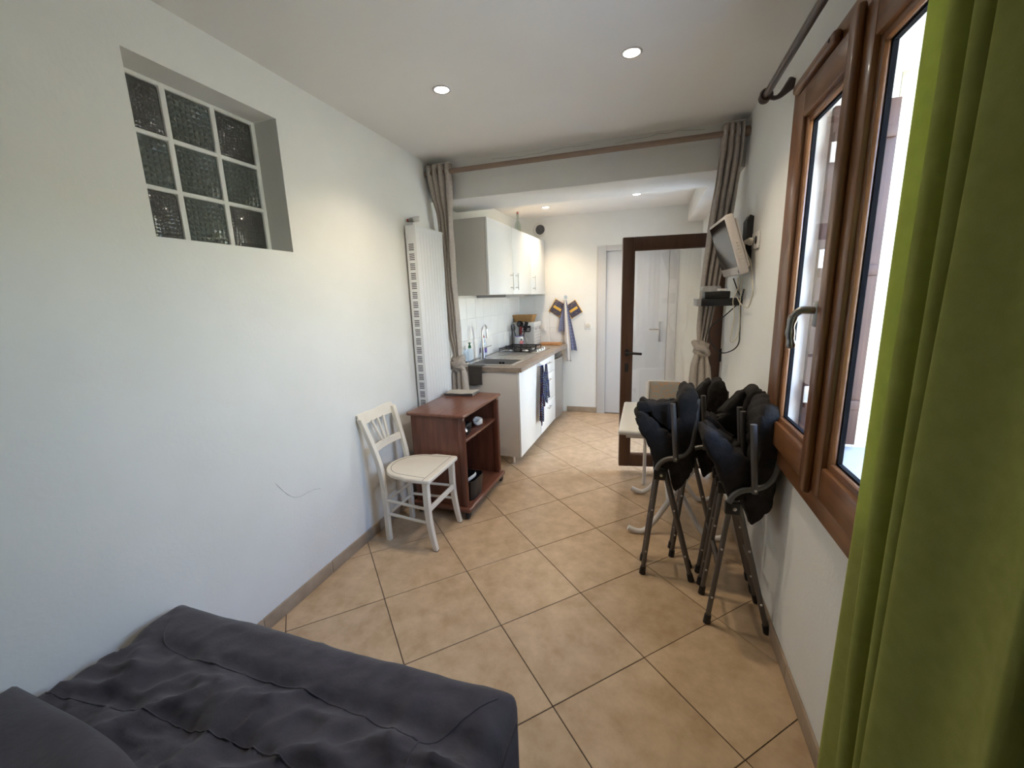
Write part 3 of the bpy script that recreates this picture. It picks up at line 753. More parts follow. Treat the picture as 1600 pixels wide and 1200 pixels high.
def knotband(cx, cy, cz, r, w, tilt, seed):
    P = [(cx+r*math.cos(a), cy+r*.8*math.sin(a), cz+tilt*math.cos(a)+.01*math.sin(3*a+seed)) for a in [2*math.pi*k/28 for k in range(28)]]
    return MB().tube(P, w, 12, closed=True, flat=.7)
cl = thing('linen_curtain', 'beige curtain tied in a knot beside the radiator', 'curtain', (-.30, 1.55, 0))
def lw(lv): return [(z, a+.30, b-1.55, c, d) for z, a, b, c, d in lv]
drape(lw([(2.485, -.300, ROY-.004, .108, .030), (2.35, -.300, 1.525, .100, .030), (2.15, -.312, 1.60, .066, .026), (2.03, -.322, 1.628, .060, .026), (1.6, -.328, 1.642, .060, .030), (1.2, -.312, 1.648, .058, .030), (1.05, -.290, 1.64, .038, .026), (.98, -.285, 1.64, .034, .024)]), 4.25, .98, 2.485, seed=1).build('drape', 'linen', cl, solid=.004, smooth='all')
knot(.018, .085, .955, .066, .05, .070, 1.0).build('knot', 'linen', cl, smooth='all')
kb = knotband(.018, .08, .965, .056, .026, .035, 2).build('knot_band', 'linen', cl, smooth='all')
drape(lw([(.95, -.285, 1.64, .045, .02), (.86, -.288, 1.645, .068, .028), (.70, -.29, 1.65, .078, .032), (.55, -.29, 1.655, .07, .032)]), 3.2, .55, .95, 90, 30, seed=4).build('tail', 'linen', cl, solid=.004, smooth='all')
for x in (-.36, -.30, -.225): MB().tube([(x+.30, ROY-1.55-.028+.028*math.cos(a)+.028, ROZ+.027*math.sin(a)) for a in [2*math.pi*k/20 for k in range(20)]], .004, 8, closed=True).build('eyelet', 'steel', cl)
cr = thing('linen_curtain', 'beige curtain tied in a knot behind the wall television', 'curtain', (1.68, 1.53, 0))
def rw(lv): return [(z, a-1.68, b-1.53, c, d) for z, a, b, c, d in lv]
drape(rw([(2.485, 1.703, ROY, .062, .034), (2.3, 1.698, 1.525, .066, .034), (1.9, 1.665, 1.56, .068, .036), (1.5, 1.632, 1.59, .055, .034), (1.24, 1.612, 1.60, .042, .03), (1.13, 1.605, 1.60, .028, .024)]), 3.75, 1.13, 2.485, seed=6).build('drape', 'linen', cr, solid=.004, smooth='all')
knot(-.073, .07, 1.10, .052, .045, .062, 4.0).build('knot', 'linen', cr, smooth='all')
knotband(-.073, .065, 1.105, .046, .022, -.032, 5).build('knot_band', 'linen', cr, smooth='all')
drape(rw([(1.09, 1.605, 1.60, .035, .02), (.98, 1.600, 1.60, .062, .028), (.80, 1.605, 1.62, .075, .030), (.68, 1.608, 1.63, .072, .030)]), 2.8, .68, 1.09, 90, 30, seed=8).build('tail', 'linen', cr, solid=.004, smooth='all')
for x in (1.66, 1.70, 1.74): MB().tube([(x-1.68, ROY-1.53+.028*math.cos(a), ROZ+.027*math.sin(a)) for a in [2*math.pi*k/20 for k in range(20)]], .004, 8, closed=True).build('eyelet', 'steel', cr)

# ------------------------------------------------------------------ green curtain on the dark pole
gr = thing('curtain_pole', 'dark brown curtain pole above the wooden window', 'curtain pole', (1.70, .68, 2.312))
MB().tube([(0, .03, 0), (0, -2.4, 0)], .0145, 14).build('pole', 'rod_dark', gr)
MB().lathe([(.010, 0), (.020, .004), (.024, .014), (.020, .026), (.008, .03)], 16, T(0, .025, 0) @ R(-math.pi/2, 'X')).build('finial', 'rod_dark', gr)
for y in (0, -2.3):
    k = MB().tube(crom([(0, y, -.002), (.03, y, -.018), (.055, y, -.010), (.085, y, .02), (.0985, y, .035)], 5), [.011, .0105, .010, .0095, .009, .009, .009, .009, .010, .011, .012, .013, .015, .017, .019, .021, .022, .023, .024, .025, .025], 12).build('bracket', 'rod_dark', gr)
    MB().tube([(.021*math.cos(a), y, .021*math.sin(a)) for a in [2*math.pi*q/20 for q in range(20)]], .006, 8, closed=True).build('ring', 'rod_dark', k)
plan = [(1.745, -.500), (1.702, -.508), (1.688, -.524), (1.690, -.545), (1.702, -.585), (1.708, -.615), (1.690, -.635), (1.662, -.648), (1.655, -.660), (1.664, -.676), (1.700, -.684), (1.704, -.696), (1.685, -.708), (1.660, -.718), (1.652, -.730), (1.662, -.744), (1.694, -.750), (1.696, -.762), (1.672, -.774), (1.646, -.788), (1.642, -.80), (1.652, -.83), (1.672, -.88), (1.674, -.93), (1.664, -.965), (1.660, -.982), (1.672, -.992), (1.715, -.995), (1.728, -1.01), (1.715, -1.03), (1.70, -1.045)]
PP = crom([(a, b, 0) for a, b in plan], 7); NP = len(PP)-1
def gcurt(u, v):
    p = PP[min(NP, int(round(u*NP)))]; z = .015+(2.325-.015)*v
    k = 1-v
    f = 1+.08*k
    x = 1.70+(p.x-1.70)*(f if p.x < 1.70 else 1)+.012*k*noise.noise(Vector((u*5, z*1.3, 2)))
    return (min(x, 1.782), p.y-.032-.006*k+.020*k*noise.noise(Vector((u*4, z*1.1, 8))), z)
gc = thing('green_curtain', 'lime green curtain hanging beside the wooden window', 'curtain', (0, 0, 0))
MB().grid(NP, 50, gcurt).build('drape', 'green_cloth', gc, solid=.003, smooth='all')
PD = crom([(1.775, -1.00, 0), (1.752, -1.06, 0), (1.77, -1.17, 0), (1.735, -1.25, 0), (1.77, -1.33, 0), (1.735, -1.42, 0), (1.77, -1.5, 0), (1.74, -1.58, 0)], 8); ND_ = len(PD)-1
dc = thing('dark_curtain', 'dark grey curtain edge beside the green curtain at the right', 'curtain', (0, 0, 0))
MB().grid(ND_, 20, lambda u, v: (PD[int(round(u*ND_))].x, PD[int(round(u*ND_))].y, .015+2.28*v)).build('drape', 'dark_cloth', dc, solid=.003, smooth='all')

# ------------------------------------------------------------------ downlights
def downlight(x, y, z, label, power, group, col=(1, .83, .62)):
    t = thing('downlight', label, 'ceiling light', (x, y, z), 0, group)
    MB().lathe([(.036, 0), (.046, 0), (.046, -.003), (.042, -.006), (.036, -.004)], 28, cap=False).build('trim_ring', 'steel', t)
    MB().lathe([(.0005, -.0015), (.036, -.0015)], 28, cap=False).build('lens', 'lamp_lens', t, smooth=False)
    l = bpy.data.lights.new('downlight_lamp', 'SPOT'); l.energy = power; l.spot_size = math.radians(125); l.spot_blend = .7
    l.shadow_soft_size = .03; l.color = col
    o = bpy.data.objects.new('downlight_lamp', l); COL.objects.link(o); o.parent = t; o.location = (0, 0, -.012)
downlight(.218, .577, ZC, 'lit round ceiling spotlight above the white chair', SPOT_W, 'ceiling spotlights')
downlight(1.14, .587, ZC, 'lit round ceiling spotlight nearest the wooden window', SPOT_W, 'ceiling spotlights')
downlight(.155, 3.15, ZK, 'lit round ceiling spotlight above the kitchen worktop', SPOT_W*1.25, 'ceiling spotlights', (1, .76, .50))
downlight(1.107, 2.96, ZK, 'lit round ceiling spotlight above the open glass door', SPOT_W*.8, 'ceiling spotlights', (1, .80, .58))
# ------------------------------------------------------------------ kitchen run (kitchen-local axes: x out from the wall, y along it)
def kthing(name, label, cat, kx, ky, z, rz=0, group=None): return thing(name, label, cat, kworld(kx, ky, z), -KA+rz, group)
def barhandle(p0, p1, out, r=.005, mat_='brushed_steel', name='handle', parent=None):
    p0, p1, out = Vector(p0), Vector(p1), Vector(out); d = p1-p0
    b = MB().tube([p0+out, p1+out], r, 10)
    for t in (.14, .86): b.tube([p0+d*t, p0+d*t+out], r*.8, 8)
    return b.build(name, mat_, parent)
# wall cabinets
uc = kthing('wall_cabinet', 'white two door wall cabinet nearest the beige curtain', 'cabinet', 0, .10, 1.522)
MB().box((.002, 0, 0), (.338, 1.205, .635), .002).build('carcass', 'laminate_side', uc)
for a, b, hy_ in ((.001, .617, .545), (.620, 1.204, .695)):
    d = MB().box((.340, a, .001), (.360, b, .634), .0025).build('cabinet_door', 'laminate_white', uc)
    barhandle((.360, hy_, .045), (.360, hy_, .205), (.032, 0, 0), parent=d)
uc2 = kthing('wall_cabinet', 'white single door wall cabinet at the far kitchen wall', 'cabinet', 0, 1.308, 1.522)
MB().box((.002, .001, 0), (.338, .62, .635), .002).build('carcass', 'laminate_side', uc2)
d = MB().box((.340, .002, .001), (.360, .619, .634), .0025).build('cabinet_door', 'laminate_white', uc2)
barhandle((.360, .085, .045), (.360, .085, .205), (.032, 0, 0), parent=d)
hood = kthing('range_hood', 'slim grey hood under the wall cabinets', 'hood', 0, .58, 1.498)
MB().box((.02, 0, 0), (.33, .60, .0235), .003).build('hood_body', 'hood_grey', hood)
MB().lathe([(.02, 0), (.03, .008)], 16, T(.25, .30, -.006)).build('hood_lamp', 'white_plastic', hood)
# swing top bottle on the cabinet
bt = kthing('oil_bottle', 'clear swing top bottle with yellow oil on the wall cabinet', 'bottle', .24, 1.27, 2.157)
MB().lathe([(.030, 0), (.034, .006), (.034, .10), (.030, .115), (.013, .15), (.012, .205), (.015, .21), (.015, .218)], 20).build('glass', 'bottle_glass', bt)
MB().lathe([(.028, .004), (.031, .008), (.031, .045)], 20).build('oil', 'olive_oil', bt)
c = MB().lathe([(.010, .218), (.013, .222), (.012, .238), (.006, .242)], 14).build('stopper', 'red_plastic', bt)
MB().tube(crom([(.0, .016, .19), (.0, .022, .21), (.0, .017, .236), (0, 0, .243), (0, -.017, .236), (0, -.022, .21), (0, -.016, .19)], 5), .0014, 6).build('wire_clip', 'steel', c)

# sink base cabinet
sc_ = kthing('base_cabinet', 'white sink base cabinet behind the wooden cart', 'cabinet', 0, .06, 0)
MB().box((.02, .0185, .095), (.598, .645, .112)).box((.02, .627, .095), (.598, .645, .862)).box((.02, .0185, .095), (.03, .645, .862)).build('carcass', 'laminate_side', sc_, smooth=False)
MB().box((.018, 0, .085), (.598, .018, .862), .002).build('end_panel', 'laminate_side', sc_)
d = MB().box((.600, .001, .088), (.620, .645, .858), .0025).build('cabinet_door', 'laminate_white', sc_)
barhandle((.620, .60, .70), (.620, .60, .835), (.030, 0, 0), parent=d)
for x in (.08, .52):
    for y in (.06, .60): MB().lathe([(.022, 0), (.022, .006), (.017, .010), (.017, .094)], 16, T(x, y, 0)).build('foot', 'steel', sc_)
# drawer unit
du = kthing('base_cabinet', 'white three drawer base cabinet with a towel on its front', 'cabinet', 0, .712, 0)
MB().box((.02, .002, .095), (.598, .61, .862), .002).build('carcass', 'laminate_side', du)
for z0, z1 in ((.088, .368), (.372, .672), (.676, .858)):
    f = MB().box((.600, .002, z0), (.620, .612, z1), .0025).build('drawer', 'laminate_white', du)
    zz = z1-.06
    barhandle((.620, .235, zz), (.620, .375, zz), (.028, 0, 0), parent=f)
for x in (.08, .52):
    for y in (.06, .55): MB().lathe([(.022, 0), (.022, .006), (.017, .010), (.017, .094)], 16, T(x, y, 0)).build('foot', 'steel', du)
# refrigerator
rf = kthing('refrigerator', 'silver undercounter refrigerator next to the drawers', 'refrigerator', 0, 1.345, 0)
MB().box((.03, .006, .035), (.545, .545, .845), .006).build('body', 'fridge_silver', rf)
dv = []
for k in range(13):
    y = .004+.543*k/12; dv.append((.585+.032*math.sin(math.pi*k/12), y))
MB().prism([(.552, .004)]+dv+[(.552, .547)], .055, .765).build('fridge_door', 'fridge_silver', rf)
MB().prism([(.552, .004)]+[(x-.012, y) for x, y in dv]+[(.552, .547)], .772, .845).build('control_panel', 'black_gloss', rf)
MB().prism([(.552, .004)]+[(x+.004, y) for x, y in dv]+[(.552, .547)], .758, .770).build('door_grip', 'steel', rf)
for x in (.08, .50):
    for y in (.05, .50): MB().lathe([(.018, 0), (.018, .036)], 12, T(x, y, 0)).build('foot', 'black_plastic', rf)
MB().box((.03, .006, .02), (.56, .545, .052), .004).build('plinth', 'fridge_silver', rf)

# worktop with a cut-out for the sink
wt = kthing('worktop', 'grey brown laminate worktop over the kitchen cabinets', 'worktop', 0, .045, .862)
SX0, SX1, SY0, SY1 = .105, .505, .135, .475     # basin hole, worktop-local
WTL, WTD = 1.855, .645
MB().box((.009, 0, 0), (SX0, WTL, .038)).box((SX1, 0, 0), (WTD, WTL, .038)).box((SX0, 0, 0), (SX1, SY0, .038)).box((SX0, SY1, 0), (SX1, WTL, .038)).build('worktop_slab', 'worktop', wt, smooth=False)
# sink
sk = kthing('kitchen_sink', 'stainless steel sink with ribbed drainer set in the worktop', 'sink', 0, .045, .90)
s = MB()
s.box((.07, .10, .0005), (SX0+.005, .88, .006), .002).box((SX1-.005, .10, .0005), (.535, .88, .006), .002).box((SX0, .10, .0005), (SX1, SY0+.005, .006), .002).box((SX0, SY1-.005, .0005), (SX1, .88, .0045), .002)
s.build('rim', 'brushed_steel', sk)
bz = -.15; e = .003
MB().box((SX0+e, SY0+e, bz), (SX1-e, SY1-e, bz+.003)).box((SX0+e, SY0+e, bz), (SX0+2*e, SY1-e, .003)).box((SX1-2*e, SY0+e, bz), (SX1-e, SY1-e, .003)).box((SX0+e, SY0+e, bz), (SX1-e, SY0+2*e, .003)).box((SX0+e, SY1-2*e, bz), (SX1-e, SY1-e, .003)).build('basin', 'brushed_steel', sk)
MB().box((.26, SY1-.0075, -.045), (.285, SY1-.0065, -.025)).box((.29, SY1-.0075, -.045), (.315, SY1-.0065, -.025)).build('overflow', 'slot_dark', sk)
MB().lathe([(.035, bz+.0032), (.04, bz+.006)], 20, T(.30, .30, 0)).build('drain', 'chrome', sk)
for k in range(9): MB().box((.13+k*.042, .52, .004), (.142+k*.042, .84, .009), .003).build('drainer_rib', 'steel', sk)
# faucet
fc = kthing('faucet', 'chrome gooseneck kitchen faucet behind the sink', 'faucet', .095, .50, .9045)
MB().lathe([(.027, 0), (.027, .006), (.020, .010), (.018, .10), (.020, .104), (.020, .118), (.012, .122)], 20).build('faucet_body', 'chrome', fc)
MB().tube(crom([(0, 0, .11), (0, 0, .26), (.012, -.012, .315), (.045, -.045, .335), (.078, -.078, .318), (.088, -.088, .27), (.089, -.089, .22)], 8), .0115, 12).build('spout', 'chrome', fc)
MB().tube([(.015, .0, .112), (.09, .015, .135)], [.006, .0045], 8).build('faucet_lever', 'chrome', fc)
# bottles by the sink
def bottle(kx, ky, z, label, prof, bodymat, capprof, capmat, nozzle=None, fill=None, sx=1):
    t = kthing('soap_bottle', label, 'bottle', kx, ky, z)
    MB().lathe(prof, 20, S(1, sx, 1)).build('bottle_body', bodymat, t)
    c = MB().lathe(capprof, 14).build('cap', capmat, t)
    if nozzle: MB().tube(nozzle, .006, 8).build('nozzle', capmat, c)
    if fill: MB().lathe(fill, 18, S(1, sx, 1)).build('label_band', 'print_blue', t)
bottle(.06, .28, .9005, 'clear dish soap bottle with a dark green cap beside the sink', [(.028, 0), (.032, .006), (.032, .10), (.026, .125), (.013, .14)], 'clear_plastic', [(.014, .138), (.014, .158), (.008, .164), (.007, .180), (.013, .182), (.013, .190)], 'green_plastic', sx=.75)
bottle(.035, .235, .9005, 'slim pale soap bottle left of the green capped bottle', [(.020, 0), (.023, .006), (.022, .10), (.012, .13)], 'clear_plastic', [(.009, .128), (.008, .16), (.003, .166)], 'white_plastic')
bottle(.045, .64, .9005, 'tall clear spray bottle with a red tip behind the faucet', [(.030, 0), (.034, .006), (.034, .13), (.026, .16), (.013, .19), (.012, .20)], 'clear_plastic', [(.013, .198), (.013, .212), (.006, .228)], 'red_plastic', fill=[(.0345, .05), (.0345, .10)])
t = kthing('scouring_sponge', 'small sponge beside the soap bottles', 'sponge', .055, .175, .9005)
MB().box((-.03, -.022, 0), (.03, .022, .018), .005).build('foam', 'cream_paint', t); MB().box((-.03, -.022, .0182), (.03, .022, .024), .003).build('scouring_pad', 'black_plastic', t)
# dish cloth over the near edge of the worktop
t = kthing('dish_cloth', 'dark grey cloth draped over the near end of the worktop', 'cloth', .215, .045, .90)
def dcl(u, v):
    L = v*.26; x = (u-.5)*.135+.004*noise.noise(Vector((u*3, v*3, 1)))
    if L < .09: return (x, .085-L, .0085+.002*noise.noise(Vector((u*5, L*20, 3))))
    a = min(1, (L-.09)/.014)
    return (x*(1-.06*v), -.006-.003*math.sin(u*7)*v, .0085-(L-.09)-.006*math.sin(u*5)*(v > .98))
MB().grid(20, 40, dcl).build('cloth_sheet', 'dish_cloth', t, solid=.004, smooth='all')
# hob
hb = kthing('gas_hob', 'black gas hob with pan supports on the worktop', 'hob', .0, .96, .90)
MB().box((.055, .0, .0005), (.535, .47, .008), .003).build('hob_tray', 'steel', hb)
MB().box((.070, .015, .008), (.445, .455, .011), .002).build('hob_plate', 'black_gloss', hb)
for x, y, r in ((.16, .12, .045), (.16, .35, .034), (.35, .12, .034), (.35, .35, .045)):
    b_ = MB().lathe([(r, .011), (r, .018), (r*.8, .022), (r*.8, .028), (r*.3, .030)], 20, T(x, y, 0)).build('burner', 'brushed_steel', hb)
    MB().lathe([(r*.72, .030), (r*.72, .035), (r*.5, .037)], 20, T(x, y, 0)).build('burner_cap', 'black_plastic', b_)
for y in (.02, .245):
    g = MB()
    for a, b in (((.085, y, .045), (.435, y, .045)), ((.085, y+.205, .045), (.435, y+.205, .045)), ((.085, y, .045), (.085, y+.205, .045)), ((.435, y, .045), (.435, y+.205, .045)), ((.26, y, .045), (.26, y+.205, .045)), ((.10, y+.10, .047), (.42, y+.10, .047))): g.tube([a, b], .005, 6)
    for x in (.085, .26, .435):
        for q in (0, .205): g.tube([(x, y+q, .011), (x, y+q, .056)], .005, 6)
    g.build('pan_support', 'black_plastic', hb)
for k in range(4): MB().lathe([(.019, .008), (.018, .026), (.014, .030)], 14, T(.49, .10+k*.09, 0)).build('knob', 'chrome', hb)
# utensil crock and utensils
ck = kthing('utensil_crock', 'white crock printed with an apple behind the hob', 'crock', .135, 1.515, .9005)
MB().lathe([(.048, 0), (.052, .004), (.053, .138), (.049, .138), (.047, .01)], 28).build('crock_body', 'ceramic', ck)
MB().lathe([(.0525, .130), (.0540, .132), (.0540, .140), (.049, .141)], 28, cap=False).build('rim_line', 'print_blue', ck)
def disc(a, z, r, m, nm, sx=1):
    M_ = R(a, 'Z') @ T(.0537, 0, z) @ R(math.pi/2, 'Y') @ S(1, sx, 1)
    MB().lathe([(r, -.0012), (r, .0012)], 18, M_).build(nm, m, ck)
disc(-.72, .062, .026, 'print_red', 'apple_print'); disc(-.22, .060, .019, 'print_blue', 'plum_print', .8); disc(-.70, .096, .010, 'print_dark', 'leaf_print', 1.8); disc(-.05, .075, .007, 'print_dark', 'leaf_print')
def utensil(name, label, base, tip, head, m):
    b0, t0 = Vector(base), Vector(tip); t = kthing(name, label, 'utensil', .135, 1.515, .906)
    h_ = MB().tube([b0, b0.lerp(t0, .5), t0], [.005, .006, .005], 8).build('shaft', 'black_plastic', t)
    d = (t0-b0).normalized(); q = d.to_track_quat('Z', 'X').to_matrix().to_4x4()
    M_ = T(*(t0+d*.035)) @ q
    if head == 'spoon': MB().lathe([(.004, -.045), (.022, -.03), (.030, 0), (.026, .03), (.010, .046)], 20, M_ @ S(1, .28, 1)).build('spoon_head', m, t)
    elif head == 'ladle':
        MB().lathe([(.004, -.03), (.028, -.024), (.042, -.006), (.044, .012), (.040, .012), (.036, -.004), (.01, -.022)], 22, T(*(t0+d*.03+Vector((.02, -.02, 0)))) @ R(.9, 'X') @ R(.6, 'Y')).build('ladle_bowl', m, t)
    elif head == 'spatula': MB().box((-.026, -.004, -.04), (.026, .004, .05), .004, M_).build('spatula_blade', m, t)
    elif head == 'turner': MB().box((-.024, -.003, -.05), (.024, .003, .06), .003, M_).build('turner_blade', m, t)
utensil('serving_spoon', 'black spoon leaning left out of the apple crock', (-.015, .01, .012), (-.05, -.035, .20), 'spoon', 'black_plastic')
utensil('soup_ladle', 'black ladle standing in the apple crock', (.0, .022, .012), (-.012, .045, .235), 'ladle', 'black_plastic')
utensil('rubber_spatula', 'red spatula in the apple crock', (.010, -.012, .012), (.030, -.030, .158), 'spatula', 'red_plastic')
utensil('slotted_turner', 'tall black turner leaning right in the apple crock', (.022, .004, .012), (.075, .004, .205), 'turner', 'black_plastic')
# folding crate with a basket on it
cb = kthing('folding_crate', 'grey plastic folding crate in the kitchen corner', 'crate', .02, 1.60, .9005)
MB().box((0, 0, 0), (.28, .30, .285), .006).build('crate_body', 'crate_grey', cb)
MB().box((-.004, -.004, .235), (.284, .304, .29), .006).build('crate_rim', 'crate_white', cb)
rb = MB()
for k in range(5): rb.box((.2805, .02, .03+k*.038), (.284, .28, .042+k*.038), .0015)
rb.build('side_ribs', 'crate_white', cb)
for y in (.055, .22): MB().box((.2845, y, .19), (.286, y+.013, .222)).build('latch', 'slot_dark', cb)
hn = MB().tube([(.13, -.008, .25), (.125, -.012, .19), (.135, -.012, .18), (.225, -.012, .18), (.235, -.012, .19), (.235, -.008, .25)], .006, 8)
hn.box((.13, -.006, .225), (.232, -.002, .252), .002).build('crate_handle', 'black_plastic', cb)
MB().box((.262, -.0065, .215), (.286, -.003, .228), .001).build('clip', 'steel', cb)
MB().tube([(.16, -.004, .14), (.195, -.004, .06)], .003, 6).build('strap', 'white_plastic', cb)
bk = kthing('wicker_basket', 'small wicker basket on top of the grey crate', 'basket', .14, 1.74, 1.191)
b = MB(); pr = [(.84, 0), (1, .075)]
def brect(sc, z, n=10): 
    hx_, hy_ = .125*sc, .085*sc; out = []
    for (a, c), (d_, e_) in (((-1, -1), (1, -1)), ((1, -1), (1, 1)), ((1, 1), (-1, 1)), ((-1, 1), (-1, -1))):
        for k in range(n): out.append(((a+(d_-a)*k/n)*hx_, (c+(e_-c)*k/n)*hy_, z))
    return out
for k in range(9):
    z = .006+k*.0085; sc = .84+.16*k/8; P = brect(sc, z, 12)
    P = [(x*(1+.012*(-1)**(i+k)), y*(1+.016*(-1)**(i+k)), zz) for i, (x, y, zz) in enumerate(P)]
    b.tube(P, .0048, 6, closed=True)
b.build('woven_side', 'wicker', bk)
MB().box((-.105, -.071, 0), (.105, .071, .006), .002).build('basket_base', 'wicker', bk)
MB().tube(brect(1.02, .08, 6), .008, 8, closed=True).build('basket_rim', 'wicker', bk)
# chopping boards
t = kthing('chopping_board', 'lower wooden chopping board at the far end of the worktop', 'board', .46, 1.80, .9005)
MB().box((-.13, -.10, 0), (.13, .10, .012), .004).build('board', 'board_wood', t)
t = kthing('chopping_board', 'upper wooden chopping board stacked at the far end of the worktop', 'board', .45, 1.805, .913, .08)
MB().box((-.125, -.09, 0), (.12, .09, .012), .004).build('board', 'board_wood', t)
# socket above the boards
t = kthing('wall_socket', 'small white socket on the tiles behind the crate', 'socket', .33, 1.937, 1.10)
MB().box((-.03, 0, -.04), (.03, .010, .04), .004).build('socket_plate', 'white_plastic', t); MB().tube([(0, 0, -.01), (0, -.02, -.012)], .004, 8).build('socket_pin', 'steel', t)

# checked towel on the drawer front (hangs from the sink door handle)
t = kthing('tea_towel', 'dark blue checked towel hanging from the sink cabinet handle', 'towel', .655, .665, .83)
def tow(w0, w1, L, seed, y0, x0=0):
    def fn(u, v):
        w = w0+(w1-w0)*min(1, v*1.6)
        return (x0+.014+.012*math.sin(u*11+seed+v*2)*(.4+v)+.006*noise.noise(Vector((u*4, v*4, seed))), y0+(u-.5)*w+.03*v*math.sin(seed*2+v), -L*v+.03*math.sin(math.pi*u)*(v > .97)+.012*math.sin(u*8+seed)*v)
    return fn
MB().grid(36, 50, tow(.05, .20, .42, 1, -.02), uv=True).build('towel_fold', 'towel_check', t, solid=.003, smooth='all')
MB().grid(36, 50, tow(.05, .15, .36, 3.2, .05, .012), uv=True).build('towel_fold', 'towel_check', t, solid=.003, smooth='all')
MB().grid(30, 50, tow(.04, .12, .58, 5.1, -.045, -.006), uv=True).build('towel_fold', 'towel_check', t, solid=.003, smooth='all')

# ------------------------------------------------------------------ far wall fittings
t = thing('air_vent', 'round white air vent high on the far kitchen wall', 'vent', (-.05, YF, 2.30))
MV = R(math.pi/2, 'X')
MB().lathe([(.058, 0), (.088, 0), (.090, .006), (.080, .014), (.062, .016), (.058, .012)], 36, MV, cap=False).build('vent_ring', 'white_plastic', t)
MB().lathe([(.001, .001), (.058, .001)], 30, MV, cap=False).build('vent_hole', 'slot_dark', t)
for k in range(7):
    z = -.045+k*.015; w = math.sqrt(.057**2-z*z); MB().box((-w, -.012, z-.0022), (w, -.004, z+.0022)).build('louvre', 'grey_plastic', t, smooth=False)
t = thing('light_switch', 'white light switch between the towels and the grey door', 'switch', (.545, YF, 1.118))
MB().box((-.042, -.010, -.042), (.042, 0, .042), .004).build('switch_plate', 'white_plastic', t)
MB().lathe([(.026, 0), (.027, .004), (.022, .006)], 24, T(0, -.010, 0) @ MV).build('rocker', 'ivory_plastic', t)
hk = thing('suction_hook', 'clear suction hook on the tiles holding the towels', 'hook', (.262, YF-.008, 1.475))
MB().lathe([(.024, 0), (.022, .004), (.008, .008), (.006, .014)], 20, MV).build('suction_cup', 'clear_plastic', hk)
MB().tube(crom([(0, -.012, .0), (0, -.016, -.02), (0, -.022, -.038), (0, -.034, -.034), (0, -.036, -.022)], 5), .003, 8).build('hook_wire', 'chrome', hk)
def sheet(x0, x1, ztop, L, nf, dep, skew=0, flare=1.6, y=0, seed=0):
    xc = (x0+x1)/2; w = (x1-x0)
    def fn(u, v):
        ww = w*(.25+.75*min(1, v*flare)); ph = nf*2*math.pi*u+seed
        return (xc+(u-.5)*ww+skew*v, y-.012-dep*.5*(1+math.sin(ph))*(.3+.7*v), ztop-L*v-.03*abs(u-.5)*(v > .95)+.01*noise.noise(Vector((u*3, v*3, seed))))
    return fn
t = thing('hand_towel', 'blue and white patterned towel hanging from the suction hook', 'towel', (.262, YF-.008, 1.44))
MB().grid(30, 40, sheet(-.06, .06, 0, .62, 2.2, .012, .085, 1.2, -.006, 1), uv=True).build('towel_front', 'towel_blue', t, solid=.003, smooth='all')
MB().grid(24, 40, sheet(-.045, .045, 0, .38, 1.5, .010, -.045, 1.4, -.004, 2), uv=True).build('towel_back', 'towel_blue', t, solid=.003, smooth='all')
t = thing('hand_towel', 'plain pale towel hanging in front of the blue towel', 'towel', (.262, YF-.008, 1.445))
MB().grid(24, 40, sheet(-.035, .035, 0, .76, 1.6, .012, .045, 1.5, -.026, 4)).build('towel_sheet', 'towel_white', t, solid=.003, smooth='all')
def potholder(x, z, rot, label):
    t = thing('pot_holder', label, 'pot holder', (x, YF-.010, z))
    M_ = R(rot, 'Y')
    MB().box((-.075, -.010, -.085), (.075, -.002, .085), .004, M_).build('quilted_pad', 'potholder_blue', t)
    MB().tube([(M_ @ Vector(p)) for p in ((-.076, -.006, -.086), (.076, -.006, -.086), (.076, -.006, .086), (-.076, -.006, .086))], .006, 6, closed=True).build('yellow_border', 'potholder_yellow', t)
    MB().box((-.055, -.0115, -.02), (.055, -.0098, .012), .001, M_).build('yellow_patch', 'potholder_yellow', t)
potholder(.160, 1.345, .55, 'yellow and blue pot holder left of the hanging towels')
potholder(.362, 1.325, -.55, 'yellow edged pot holder right of the hanging towels')
# ------------------------------------------------------------------ wall television, bracket, shelf and cables
yaw, tilt = .049, .319
n_ = Vector((-math.cos(yaw), -math.sin(yaw), 0)); rt = Vector((math.sin(yaw), -math.cos(yaw), 0)); up = Vector((0, 0, 1))
n2 = math.cos(tilt)*n_-math.sin(tilt)*up; u2 = math.cos(tilt)*up+math.sin(tilt)*n_
TVM = Matrix(((rt.x, u2.x, n2.x, 0), (rt.y, u2.y, n2.y, 0), (rt.z, u2.z, n2.z, 0), (0, 0, 0, 1)))   # x right, y up, z towards the viewer
TC = Vector((1.657, 1.25, 1.728))
tv = thing('television', 'small silver flat screen television tilted down from the wall', 'television', TC)
w, h = .44, .33
MB().box((-w/2, -h/2, -.045), (w/2, h/2, 0), .012, TVM, 3).build('tv_shell', 'tv_shell', tv)
MB().box((-w/2+.02, -h/2+.03, -.06), (w/2-.02, h/2-.03, -.044), .01, TVM, 3).build('tv_back', 'tv_shell', tv)
MB().box((-w/2+.018, -h/2+.048, -.002), (w/2-.018, h/2-.018, .0012), 0, TVM).build('screen', 'tv_screen', tv)
for k in range(7): MB().box((w/2-.001, -.10+k*.018, -.028), (w/2+.003, -.090+k*.018, -.018), .001, TVM).build('side_button', 'ivory_plastic', tv)
MB().box((w/2-.035, -h/2+.012, .0005), (w/2-.028, -h/2+.03, .0022), 0, TVM).build('power_light', 'black_plastic', tv)
MB().lathe([(.006, 0), (.006, .0012)], 12, TVM @ T(0, -h/2+.024, 0)).build('badge', 'steel', tv)
br = thing('tv_bracket', 'black wall bracket behind the small television', 'bracket', (XR, 1.28, 1.76))
